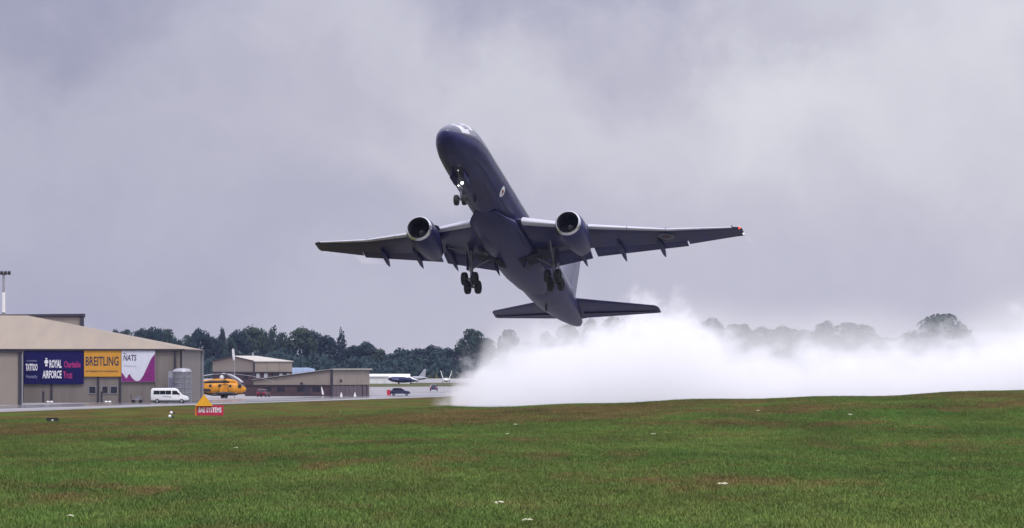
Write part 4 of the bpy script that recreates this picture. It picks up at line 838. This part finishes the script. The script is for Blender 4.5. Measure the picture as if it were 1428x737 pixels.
for s in (1, -1):
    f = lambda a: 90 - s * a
    patch('nose_highlight', 0.85, 3.1, 90, f(70), 'highlight_pale', FU, 0.008, 8, 12)  # pale patch painted for the sky highlight on top of the nose
    for t0, t1, y0, y1 in ((3, 26, 1.35, 2.15), (29, 50, 1.6, 2.5), (53, 68, 2.1, 3.1)):
        patch('cockpit_window', y0, y1, f(t0), f(t1), 'screen_glass', FU, 0.022)
    patch('fuselage_stripe', -0.2, 34, 9 if s > 0 else 171, 13.5 if s > 0 else 166.5, 'aircraft_stripe', FU, 0.008, 60, 1)
    b = MB()
    for k in range(56):
        y = 6.2 + k * 0.5
        if 17.5 < y < 18.6: continue
        t = 20 if s > 0 else 160; c = fus(y, t) + fus_n(y, t) * 0.012; n_ = fus_n(y, t); up = n_.cross(Vector((0, 1, 0))); up *= 1 if up.z > 0 else -1
        b.add([c + Vector((0, -.11, 0)) - up * .15, c + Vector((0, .11, 0)) - up * .15, c + Vector((0, .11, 0)) + up * .15, c + Vector((0, -.11, 0)) + up * .15], [(0, 1, 2, 3)])
    tag(b.build('cabin_windows', 'cockpit_glass', FU, 0), kind='stuff')
    for y0, y1 in ((5.0, 5.95), (12.0, 12.9), (37.0, 37.8)):
        b = MB(); 
        for (ya, yb, ta, tb) in ((y0, y0 + .05, -5, 50), (y1, y1 + .05, -5, 50), (y0, y1 + .05, -6, -4.5), (y0, y1 + .05, 50, 51.5)):
            for j in range(8):
                A_, B2 = ta + (tb - ta) * j / 8, ta + (tb - ta) * (j + 1) / 8; g_ = (lambda t: t if s > 0 else 180 - t)
                q = [(ya, A_), (yb, A_), (yb, B2), (ya, B2)]; b.add([fus(y, g_(t)) + fus_n(y, g_(t)) * 0.009 for y, t in q], [(0, 1, 2, 3)])
        b.build('door_outline', 'aircraft_stripe', FU, 0)
# air-force roundel on the fuselage side: blue ring, white field, red bird
def disc_on_fus(y, th, r0, r1, m, name, off, parent, n=28):
    c = fus(y, th); nn = fus_n(y, th); u = Vector((0, 1, 0)); u = (u - nn * u.dot(nn)).normalized(); rad = np.interp(y, FSA[:, 0], FSA[:, 1])
    def pt(a, r):
        du, dv = r * math.cos(a), r * math.sin(a); t = th + math.degrees(dv / rad); return fus(y + du, t) + fus_n(y + du, t) * off
    b = MB(); vs = []
    rr = np.linspace(r0, r1, 4)
    for r in rr: vs += [pt(2 * math.pi * k / n, r) for k in range(n)]
    b.add(vs, [(i * n + k, i * n + (k + 1) % n, (i + 1) * n + (k + 1) % n, (i + 1) * n + k) for i in range(3) for k in range(n)])
    return b.build(name, m, parent, 60), pt
BIRD = [(-.42, .02), (-.30, .20), (-.08, .30), (.10, .22), (.20, .02), (.26, -.06), (.34, -.02), (.38, .08), (.32, .16), (.22, .14), (.18, .05), (.30, .10), (.55, .02), (.33, .00), (.28, -.10), (.12, -.08), (.06, -.14), (.10, -.34), (.02, -.34), (-.04, -.16), (-.16, -.14), (-.14, -.34), (-.22, -.34), (-.26, -.12), (-.38, -.08)]
for th in (-22, 202):
    s = 1 if th < 90 else -1
    rd, pt = disc_on_fus(11.9, th, 0.02, 0.46, 'roundel_white', 'roundel', 0.013, FU)
    disc_on_fus(11.9, th, 0.46, 0.74, 'roundel_blue', 'ring', 0.013, rd)
    b = MB(); b.add([pt(math.atan2(z * s * 1.0, -x), math.hypot(x, z) * 0.62) for x, z in BIRD], [tuple(range(len(BIRD)))])
    for v in range(len(b.v)): p = Vector(b.v[v]); b.v[v] = tuple(p + fus_n(p.y, th) * 0.012)
    b.build('bird_emblem', 'roundel_red', rd, 0)
b = MB()
for y in (1.2, 4.4, 7.6, 10.4, 13.2, 16.0, 30.2, 32.6, 35.0, 37.6, 40.2, 42.4, 44.2):
    n_ = 40; b.add([fus(y + q, 360 * k / n_) + fus_n(y + q, 360 * k / n_) * 0.006 for q in (0, 0.07) for k in range(n_)], [(k, (k + 1) % n_, n_ + (k + 1) % n_, n_ + k) for k in range(n_)])
for th in (-38, -70, 218, 250):
    b.add([fus(y, th + q) + fus_n(y, th + q) * 0.005 for y in np.linspace(1.2, 44, 60) for q in (0, 1.3)], [(2 * i, 2 * i + 1, 2 * i + 3, 2 * i + 2) for i in range(59)])
tag(b.build('panel_joint', 'aircraft_stripe', FU, 60), kind='stuff')
# belly fairing
bs = [(13.2, .9, -1.9, .12), (14.5, 1.55, -2.0, .32), (16.5, 1.98, -1.75, .78), (20, 2.12, -1.65, .92), (25, 2.1, -1.65, .92), (28, 1.85, -1.7, .72), (30.5, 1.3, -1.85, .3), (31.8, .7, -1.92, .1)]
MB().loft([sq_y for sq_y in [[(c[1] * math.cos(2 * math.pi * k / 28), c[0], c[2] + c[3] * math.sin(2 * math.pi * k / 28)) for k in range(28)] for c in bs]]).build('belly_fairing', 'aircraft_paint', AC, 60)

def airfoil(t, c0=0.0, c1=1.0, n=9):
    up, lo = [], []
    for k in range(n + 1):
        x = c0 + (c1 - c0) * (1 - math.cos(math.pi * k / n)) / 2
        y = 5 * t * (0.2969 * math.sqrt(max(x, 0)) - 0.126 * x - 0.3516 * x * x + 0.2843 * x ** 3 - 0.1036 * x ** 4)
        cm = 0.02 * (1 - (2 * x - 0.8) ** 2); up.append((x, y + cm)); lo.append((x, -y * 0.85 + cm))
    return up + lo[::-1][:-1] if c0 == 0 else up + lo[::-1]
WS = [(0.8, 16.4, 9.9, -1.42, .13), (1.9, 17.0, 9.0, -1.32, .125), (6.3, 19.55, 6.0, -.88, .11), (13.4, 23.65, 3.55, .22, .10), (19.0, 26.90, 1.75, 1.60, .095)]
WA = np.array(WS)
def wsec(s, y, c0, c1):
    le, ch, z, t = [np.interp(y, WA[:, 0], WA[:, k]) for k in (1, 2, 3, 4)]
    z += 0.0006 * (y - 2) ** 2 * 0
    return [(s * y, le + x * ch, z + zz * ch + 0.02 * (0.5 - x) * ch) for x, zz in airfoil(t, c0, c1)]
def wpt(s, y, x, dz=0.0):
    le, ch, z, t = [np.interp(y, WA[:, 0], WA[:, k]) for k in (1, 2, 3, 4)]
    return Vector((s * y, le + x * ch, z + 0.02 * (0.5 - x) * ch + dz))
def canoe(y0, L0, r, c, tilt=12, n=12):
    b = MB(); rings = []
    for u, k in ((0, .05), (.08, .5), (.25, .95), (.5, 1), (.75, .8), (.93, .35), (1, .05)):
        yy = u * L0; rings.append([(c[0] + r * .6 * k * math.cos(2 * math.pi * j / n), c[1] + yy, c[2] - max(0, yy - L0 * .45) * math.tan(R(tilt)) + r * k * math.sin(2 * math.pi * j / n)) for j in range(n)])
    return b.loft(rings)
for s in (1, -1):
    b = MB(); b.loft([wsec(s, y, 0, 0.78) for y in (0.8, 1.9, 3.5, 5, 6.3, 8.5, 11, 14.5)]); b.loft([wsec(s, y, 0, 1.0) for y in (14.51, 16, 17, 18.4)])
    le, ch, z, t = [np.interp(18.4, WA[:, 0], WA[:, k]) for k in (1, 2, 3, 4)]
    b.loft([wsec(s, 18.4, 0, 1.0), [(s * 18.8, p[1] + .12, p[2] + .02) for p in wsec(s, 18.7, 0, 0.98)], [(s * 19.02, 27.5 + (p[1] - 27.5) * 0.75 + .15, 1.64 + (p[2] - 1.64) * .35) for p in wsec(s, 19.0, 0, 1.0)]])
    WG = b.build('wing', 'aircraft_paint', AC, 40)
    # leading edge slats, drooped
    for ya, yb in ((2.25, 5.6), (7.3, 10.2), (10.26, 13.2), (13.26, 16.0), (16.06, 18.3)):
        rings = []
        for y in (ya, yb):
            r_ = []
            ch = np.interp(y, WA[:, 0], WA[:, 2])
            for p in wsec(s, y, 0, 0.075 if ya > 3 else 0.06):
                q = Vector(p); l0 = wpt(s, y, 0.0); dv = q - l0; dv = Matrix.Rotation(R(14), 3, 'X') @ dv
                r_.append(l0 + dv * 1.08 + Vector((0, -0.035 * ch - .05, -0.022 * ch - .03)))
            rings.append(r_)
        MB().loft(rings).build('slat', 'slat_metal', WG, 40)
    # trailing flaps
    for ya, yb, ang, dn in ((2.05, 6.45, 12, .28), (6.85, 14.4, 8, .16)):
        for a0, a1, fc, ex, dz_ in ((ya, yb, 0.20, 0.80, 0.0),):
            rings = []
            for y in (a0, a1):
                ch = np.interp(y, WA[:, 0], WA[:, 2]); r_ = []; c0 = wpt(s, y, 0.75, -0.006 * ch)
                for x, zz in airfoil(0.13, 0, 1, 7):
                    dv = Matrix.Rotation(R(-ang), 3, 'X') @ Vector((0, x * ch * 0.29, zz * ch * 0.26)); r_.append(c0 + dv)
                rings.append(r_)
            MB().loft(rings).build('flap', 'aircraft_paint', WG, 40)
    for y in (5.75, 9.05, 12.3):
        ch = np.interp(y, WA[:, 0], WA[:, 2])
        canoe(y, 1.15 + ch * 0.55, 0.34, wpt(s, y, 0.46, -0.03 * ch - 0.08), 9).build('flap_fairing', 'aircraft_paint', WG, 50)
    if s > 0:
        MB().ball(wpt(s, 18.85, 0.12, 0.02), 0.12, 8).build('navigation_light', 'lamp_red', WG)
        MB().ball(wpt(s, 18.95, 0.8, 0.02), 0.07, 8).build('strobe_light', 'lamp_white', WG)
        b = MB(); b.tube([wpt(s, 18.3, -0.05, 0.10), wpt(s, 18.3, 0.35, 0.10)], [0.05, 0.03], 6); b.build('static_probe', 'aircraft_stripe', WG)
    # roundel under the wing
    def under(y, x): 
        ch = np.interp(y, WA[:, 0], WA[:, 2]); t = np.interp(y, WA[:, 0], WA[:, 4]); lo = [(a, z) for a, z in airfoil(t)[10:]]; lo = sorted(lo)
        zz = np.interp(x, [a for a, _ in lo], [q for _, q in lo]); return wpt(s, y, x, zz * ch - 0.012)
    def under_disc(y, x, r0, r1, m, nm, par, off=0.0):
        ch = np.interp(y, WA[:, 0], WA[:, 2]); b = MB(); vs = []
        n = 24
        for r in (r0, (r0 + r1) / 2, r1): vs += [under(y + r * math.cos(2 * math.pi * k / n), x + r * math.sin(2 * math.pi * k / n) / ch) - Vector((0, 0, off)) for k in range(n)]
        b.add(vs, [(i * n + k, i * n + (k + 1) % n, (i + 1) * n + (k + 1) % n, (i + 1) * n + k) for i in range(2) for k in range(n)]); return b.build(nm, m, par, 60)
    b = MB()
    for xc in (0.17, 0.42, 0.62):
        yy = np.linspace(2.2, 18.0, 24); b.add([under(y, xc + q) for y in yy for q in (0, 0.055 / np.interp(y, WA[:, 0], WA[:, 2]))], [(2 * i, 2 * i + 1, 2 * i + 3, 2 * i + 2) for i in range(23)])
    for yc in (4.6, 7.6, 10.2, 11.6, 14.6, 16.4): b.add([under(yc + q, x) for x in np.linspace(0.08, 0.7, 8) for q in (0, 0.06)], [(2 * i, 2 * i + 1, 2 * i + 3, 2 * i + 2) for i in range(7)])
    tag(b.build('panel_joint', 'aircraft_stripe', WG, 60), kind='stuff')
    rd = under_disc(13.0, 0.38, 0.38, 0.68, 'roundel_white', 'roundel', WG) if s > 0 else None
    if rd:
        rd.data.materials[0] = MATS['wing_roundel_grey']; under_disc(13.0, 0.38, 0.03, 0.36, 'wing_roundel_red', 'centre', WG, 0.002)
    # engine
    ec = Vector((s * 6.5, 16.05, -1.98))
    EN = MB().lathe([(0.10, 1.075), (0.35, 1.17), (0.8, 1.25), (1.6, 1.28), (2.8, 1.22), (4.0, 1.06), (5.2, 0.84), (5.6, 0.76), (5.5, 0.70), (4.6, 0.72)], ec, (0, 1, 0), 36).build('engine', 'aircraft_paint', AC, 60)
    MB().lathe([(0.20, 1.12), (0.08, 1.075), (-0.02, 1.03), (-0.05, 0.985), (-0.02, 0.95), (0.03, 0.935)], ec, (0, 1, 0), 40).build('inlet_ring', 'bare_metal', EN, 60)
    MB().lathe([(0.03, 0.935), (0.2, 0.915), (0.7, 0.93), (1.3, 0.95), (1.45, 0.95)], ec, (0, 1, 0), 36).build('inlet_duct', 'well_dark', EN, 60)
    b = MB()
    for k in range(24):
        a = 2 * math.pi * k / 24; ca, sa = math.cos(a), math.sin(a); vs = []
        for r_, tw, wd in ((0.26, 0.25, .12), (0.6, 0.5, .10), (0.93, 0.85, .11)):
            for q in (-1, 1): vs.append(ec + Vector((ca * r_ - sa * wd * q * math.sin(.9), 1.25 + q * wd * math.cos(tw), sa * r_ + ca * wd * q * math.sin(.9))))
        b.add(vs, [(0, 1, 3, 2), (2, 3, 5, 4)])
    b.lathe([(1.45, 0.001), (1.45, 0.95)], ec, (0, 1, 0), 24)
    b.build('fan', 'fan_metal', EN, 0)
    MB().lathe([(0.75, 0.01), (0.85, 0.1), (1.05, 0.2), (1.3, 0.28)], ec, (0, 1, 0), 18).build('spinner', 'steel_grey', EN, 60)
    MB().lathe([(4.4, 0.5), (5.6, 0.36), (6.3, 0.06), (6.32, 0.01)], ec, (0, 1, 0), 18).build('exhaust_cone', 'fan_metal', EN, 60)
    py_ = [(1.1, .12, 1.20), (2.4, .2, 1.15), (4.4, .2, 0.9), (7.2, .08, 0.95)]
    tp = {1.1: 1.30, 2.4: 1.45, 4.4: 1.32, 7.2: 1.25}
    MB().loft([[ec + Vector((-w_, yy, b0)), ec + Vector((w_, yy, b0)), ec + Vector((w_, yy, tp[yy])), ec + Vector((-w_, yy, tp[yy]))] for yy, w_, b0 in py_]).build('pylon', 'aircraft_paint', EN, 30)
    st = R(200 if s > 0 else -20)
    MB().loft([[ec + Vector((math.cos(R(a)) * r0, yy, math.sin(R(a)) * r0)) for a, r0 in ((148 if s > 0 else 32, 1.2), (148 if s > 0 else 32, 1.2 + hh), (150 if s > 0 else 30, 1.2 + hh), (150 if s > 0 else 30, 1.2))] for yy, hh in ((0.9, .02), (1.6, .3), (2.3, .3))]).build('strake', 'aircraft_paint', EN, 0)
    # tailplane
    TS = [(0.55, 40.55, 5.0, 1.30, .1), (1.2, 41.05, 4.5, 1.38, .1), (7.4, 45.1, 1.75, 2.08, .09), (7.62, 45.55, 1.25, 2.10, .06)]
    TP = MB().loft([[(s * y, le + x * ch, z + zz * ch * .9 - .02 * ch) for x, zz in airfoil(t)] for y, le, ch, z, t in TS]).build('tailplane', 'aircraft_paint', AC, 40)
    b = MB(); b.loft([[(s * y, le + ch * .70, z - .055 * ch - .012), (s * y, le + ch * .705 + .05, z - .055 * ch - .012), (s * y, le + ch * .705 + .05, z - .02 * ch), (s * y, le + ch * .70, z - .02 * ch)] for y, le, ch, z, t in TS[1:3]]).build('elevator_gap', 'aircraft_stripe', TP, 0)
# fin
FN = [(1.75, 37.3, 8.0, .09), (2.4, 38.0, 7.2, .09), (9.0, 44.1, 2.9, .085), (9.35, 44.6, 2.4, .05)]
b = MB(); b.loft([[(zz * ch * 1.0, le + x * ch * .72, z) for x, zz in [(x, q - 0.02 * (1 - (2 * x - 0.8) ** 2)) for x, q in airfoil(t)]] for z, le, ch, t in FN]); FI = b.build('fin', 'aircraft_paint_fin', AC, 40)
MB().loft([[(-.03 * ch, le + ch * .66, z), (.03 * ch, le + ch * .66, z), (.004, le + ch, z), (-.004, le + ch, z)] for z, le, ch, t in FN[1:3]]).build('rudder', 'aircraft_paint_fin', FI, 30)
MB().loft([[(-.06, y0, z0), (.06, y0, z0), (.06, y1, z0), (-.06, y1, z0)] for z0, y0, y1 in ((-2.0, 9.6, 10.1), (-2.45, 9.9, 10.15))]).build('antenna', 'aircraft_stripe', FU, 0)
MB().loft([[(-.06, y0, z0), (.06, y0, z0), (.06, y1, z0), (-.06, y1, z0)] for z0, y0, y1 in ((-1.5, 35.2, 35.7), (-2.0, 35.5, 35.75))]).build('antenna', 'aircraft_stripe', FU, 0)
# nose gear
def gwheel(par, c, r, wd):
    o = MB().lathe([(-wd / 2, r * .5), (-wd / 2, r * .86), (-wd * .36, r * .98), (0, r), (wd * .36, r * .98), (wd / 2, r * .86), (wd / 2, r * .5), (wd * .3, r * .45), (wd * .25, .02), (-wd * .25, .02), (-wd * .3, r * .45), (-wd / 2, r * .5)], c, (1, 0, 0), 22).build('wheel', 'rubber', par, 40)
    return o
b = MB(); b.tube([(0, 5.2, -1.7), (0, 5.4, -3.0)], 0.13, 10); b.tube([(0, 5.4, -3.0), (0, 5.5, -4.12)], 0.085, 10); b.tube([(-.36, 5.5, -4.12), (.36, 5.5, -4.12)], 0.06, 8)
b.tube([(0, 5.42, -2.9), (0, 3.9, -1.85)], 0.06, 6); b.tube([(0, 5.55, -3.0), (0, 5.72, -3.4)], 0.04, 6); b.tube([(0, 5.72, -3.4), (0, 5.55, -3.75)], 0.04, 6); b.box((0, 5.3, -2.75), (.5, .16, .14)); b.box((0, 5.36, -3.15), (.34, .26, .22))
NG = b.build('nose_gear', 'gear_steel', AC, 40)
for s in (1, -1): gwheel(NG, (s * .34, 5.5, -4.12), .45, .34)
MB().lathe([(0.0, .01), (0, .11), (.08, .09), (.1, .01)], (0.14, 5.16, -2.72), (0, 1, 0), 14).build('landing_light', 'lamp_lit', NG); MB().lathe([(0.0, .01), (0, .045), (.05, .04), (.06, .01)], (-0.16, 5.16, -2.95), (0, 1, 0), 14).build('landing_light', 'lamp_lit', NG)
MB().lathe([(0.0, .01), (0, .07), (.06, .05)], (0.0, 4.15, -2.02), (0, 1, 0), 12).build('taxi_light', 'lamp_white', NG)
patch('gear_well', 3.6, 5.7, 253, 287, 'well_dark', AC, 0.01, 6, 4)
for s in (1, -1): MB().box((s * .55, 4.9, -2.32), (.05, 1.7, .75), ax=Matrix.Rotation(R(s * -14), 3, 'Y')).build('gear_door', 'aircraft_paint', NG, 0)
# main gear
for s in (1, -1):
    x = s * 3.66; b = MB(); zb_ = -4.05
    b.tube([(x, 23.0, -1.3), (x, 23.5, -3.1)], 0.17, 12); b.tube([(x, 23.5, -3.1), (x, 23.7, zb_)], 0.11, 10)
    b.tube([(x, 23.4, -2.9), (x - s * 2.0, 23.2, -1.9)], 0.08, 8); b.tube([(x - s * .9, 23.3, -2.4), (x - s * 1.0, 23.2, -1.5)], 0.05, 6); b.tube([(x, 23.45, -2.8), (x, 21.4, -1.3)], 0.08, 8)
    b.tube([(x + s * .15, 23.1, -1.55), (x + s * 2.0, 22.6, -1.15)], 0.06, 6); b.tube([(x, 23.75, -3.0), (x, 24.1, -3.5)], 0.05, 6); b.tube([(x, 24.1, -3.5), (x, 23.85, -3.95)], 0.05, 6)
    ti = R(16); dy, dz = .60 * math.cos(ti), -.60 * math.sin(ti)
    b.tube([(x, 23.7 - dy, zb_ - dz), (x, 23.7 + dy, zb_ + dz)], 0.11, 8)
    for q in (-1, 1): b.tube([(x - .43, 23.7 + q * dy, zb_ + q * dz), (x + .43, 23.7 + q * dy, zb_ + q * dz)], 0.07, 8)
    MG = b.build('main_gear', 'gear_steel', AC, 40)
    for q in (-1, 1):
        for sx in (-1, 1): gwheel(MG, (x + sx * .46, 23.7 + q * dy, zb_ + q * dz), .58, .44)
    MB().box((x + s * .32, 23.25, -2.2), (.06, .75, 1.6), ax=Matrix.Rotation(R(15), 3, 'X')).build('gear_door', 'aircraft_paint', MG, 0)
    MB().loft([[(x - s * 2.9, 22.3, -2.6), (x - s * 2.9, 24.3, -2.6), (x - s * 0.4, 24.2, -1.75), (x - s * 0.4, 22.4, -1.75)], [(x - s * 2.9, 22.3, -2.58), (x - s * 2.9, 24.3, -2.58), (x - s * 0.4, 24.2, -1.72), (x - s * 0.4, 22.4, -1.72)]]).build('gear_well', 'well_dark', MG, 0)
    MB().box((x - s * 2.3, 23.3, -2.95), (.06, 1.5, .75), ax=Matrix.Rotation(R(s * 12), 3, 'Y')).build('inner_gear_door', 'aircraft_paint', MG, 0)

# ------------------------------------------------------------------ smoke, mist, vapour, haze
def vol_mat(name, color, aniso=0.0):
    m = bpy.data.materials.new(name); m.use_nodes = True; t = m.node_tree; t.nodes.clear()
    o = N(t, 'ShaderNodeOutputMaterial'); v = N(t, 'ShaderNodeVolumePrincipled'); t.links.new(v.outputs[0], o.inputs['Volume'])
    setin(v, 'Color', (*color, 1)); setin(v, 'Anisotropy', aniso); MATS[name] = m; return m, t, v
def volume_box(name, lo, hi, m, label):
    b = MB(); b.box([(a + c) / 2 for a, c in zip(lo, hi)], [c - a for a, c in zip(lo, hi)]); o = b.build(name, m, None, 0)
    return tag(o, label, name, None, 'stuff')
def curve_n(t, v, lo, hi, pts):        # piecewise profile: x -> value (0..1)
    n = N(t, 'ShaderNodeFloatCurve'); t.links.new(maprange(t, v, lo, hi, 0, 1), n.inputs['Value'])
    c = n.mapping.curves[0]
    P_ = [((x - lo) / (hi - lo), y) for x, y in pts]
    c.points[0].location = P_[0]; c.points[1].location = P_[-1]
    for p in P_[1:-1]: c.points.new(*p)
    n.mapping.update(); return n.outputs[0]
SD = 890.0
m, t, v = vol_mat('smoke', (0.997, 0.997, 0.998), 0.0)
g = N(t, 'ShaderNodeNewGeometry'); s_ = N(t, 'ShaderNodeSeparateXYZ'); t.links.new(g.outputs['Position'], s_.inputs[0])
PROF = [(600, 575), (614, 562), (636, 525), (665, 500), (700, 488), (745, 474), (800, 460), (850, 443), (900, 430), (950, 434), (985, 458), (1030, 480), (1090, 487), (1150, 484), (1220, 480), (1290, 480), (1350, 470), (1400, 455), (1440, 440), (1560, 430)]
top = curve_n(t, s_.outputs[0], -15, 95, [(-15, 0.0)] + [(wx(a, SD), max(0, wz(b, SD)) / 20) for a, b in PROF] + [(95, 0.72)])
n1 = N(t, 'ShaderNodeTexNoise'); t.links.new(vmath(t, 'MULTIPLY', g.outputs['Position'], (1.0, 0.18, 1.15)).outputs[0], n1.inputs['Vector']); setin(n1, 'Scale', 0.19); setin(n1, 'Detail', 7.0); setin(n1, 'Roughness', 0.6); setin(n1, 'Distortion', 0.6)
hz_ = math_n(t, 'MULTIPLY', top, 20.0)
n2 = N(t, 'ShaderNodeTexNoise'); t.links.new(vmath(t, 'MULTIPLY', g.outputs['Position'], (1.0, 0.12, 1.1)).outputs[0], n2.inputs['Vector']); setin(n2, 'Scale', 0.55); setin(n2, 'Detail', 4.0); setin(n2, 'Roughness', 0.6)
hz_ = math_n(t, 'ADD', hz_, math_n(t, 'MULTIPLY', math_n(t, 'SUBTRACT', n2.outputs[0], 0.5), 7.0))
k = math_n(t, 'SUBTRACT', math_n(t, 'ADD', hz_, math_n(t, 'MULTIPLY', math_n(t, 'SUBTRACT', n1.outputs[0], 0.5), 19.0)), s_.outputs[2])
dens = maprange(t, k, -1.0, 7.5, 0, 1, True)
ends = math_n(t, 'MULTIPLY', maprange(t, s_.outputs[1], 845, 865, 0, 1, True), maprange(t, s_.outputs[1], 915, 895, 0, 1, True))
side = maprange(t, s_.outputs[0], -12.5, -8.5, 0, 1, True)
dens = math_n(t, 'MULTIPLY', math_n(t, 'MULTIPLY', dens, ends), math_n(t, 'MULTIPLY', side, 0.11))
t.links.new(dens, v.inputs['Density'])
volume_box('smoke', (-14, 845, -0.5), (110, 917, 23), 'smoke', 'dense white smoke rolling over the runway behind the climbing airliner')
m, t, v = vol_mat('mist', (0.99, 0.99, 1.0))
g = N(t, 'ShaderNodeNewGeometry'); s_ = N(t, 'ShaderNodeSeparateXYZ'); t.links.new(g.outputs['Position'], s_.inputs[0])
n1 = N(t, 'ShaderNodeTexNoise'); t.links.new(g.outputs['Position'], n1.inputs['Vector']); setin(n1, 'Scale', 0.06); setin(n1, 'Detail', 3.0)
MD = 1100.0
PM = [(640, 560), (670, 485), (700, 448), (740, 438), (800, 430), (860, 425), (960, 420), (1060, 430), (1200, 428), (1320, 440), (1400, 410), (1500, 400)]
top = curve_n(t, s_.outputs[0], -15, 125, [(-15, 0.0)] + [(wx(a, MD), max(0, wz(b, MD)) / 24) for a, b in PM] + [(125, 0.9)])
k = math_n(t, 'SUBTRACT', math_n(t, 'ADD', math_n(t, 'MULTIPLY', top, 24.0), math_n(t, 'MULTIPLY', math_n(t, 'SUBTRACT', n1.outputs[0], 0.5), 10.0)), s_.outputs[2])
dens = math_n(t, 'MULTIPLY', maprange(t, k, -2.0, 11.0, 0, 1, True), math_n(t, 'MULTIPLY', maprange(t, s_.outputs[1], 1000, 1040, 0, 1, True), maprange(t, s_.outputs[1], 1200, 1160, 0, 1, True)))
t.links.new(math_n(t, 'MULTIPLY', dens, 0.012), v.inputs['Density'])
volume_box('mist', (-14, 1000, -0.5), (140, 1200, 26), 'mist', 'thin grey mist drifting above the white smoke in front of the trees')
# vapour at the wing tip and the flap edge
m, t, v = vol_mat('vapour', (1, 1, 1)); setin(v, 'Density', 0.55)
tip = AC.matrix_world @ wpt(1, 19.05, 0.75)
b = MB(); b.tube([tip, tip + Vector((0.35, 0.5, -0.45)), tip + Vector((0.85, 1.2, -1.0))], [0.05, 0.16, 0.05], 10); b.build('vapour', 'vapour'); tag(bpy.data.objects['vapour'], 'short white vapour streak trailing from the wing tip with the red light', 'vapour', None, 'stuff')
m, t, v = vol_mat('thin_vapour', (1, 1, 1)); setin(v, 'Density', 0.3)
fl = AC.matrix_world @ wpt(-1, 15.8, 1.0)
b = MB(); b.tube([fl, fl + Vector((1.0, 1.2, -0.5)), fl + Vector((2.8, 3.0, -0.8))], [0.06, 0.4, 0.1], 10); o = b.build('vapour', 'thin_vapour'); tag(o, 'faint pale vapour wisp under the outer wing trailing edge, left in the picture', 'vapour', None, 'stuff')
# air
m, t, v = vol_mat('haze', (0.45, 0.55, 1.0)); setin(v, 'Density', 0.000022)
volume_box('haze', (-700, -30, -1.0), (700, 2900, 60), 'haze', 'thin blue grey air over the whole airfield')
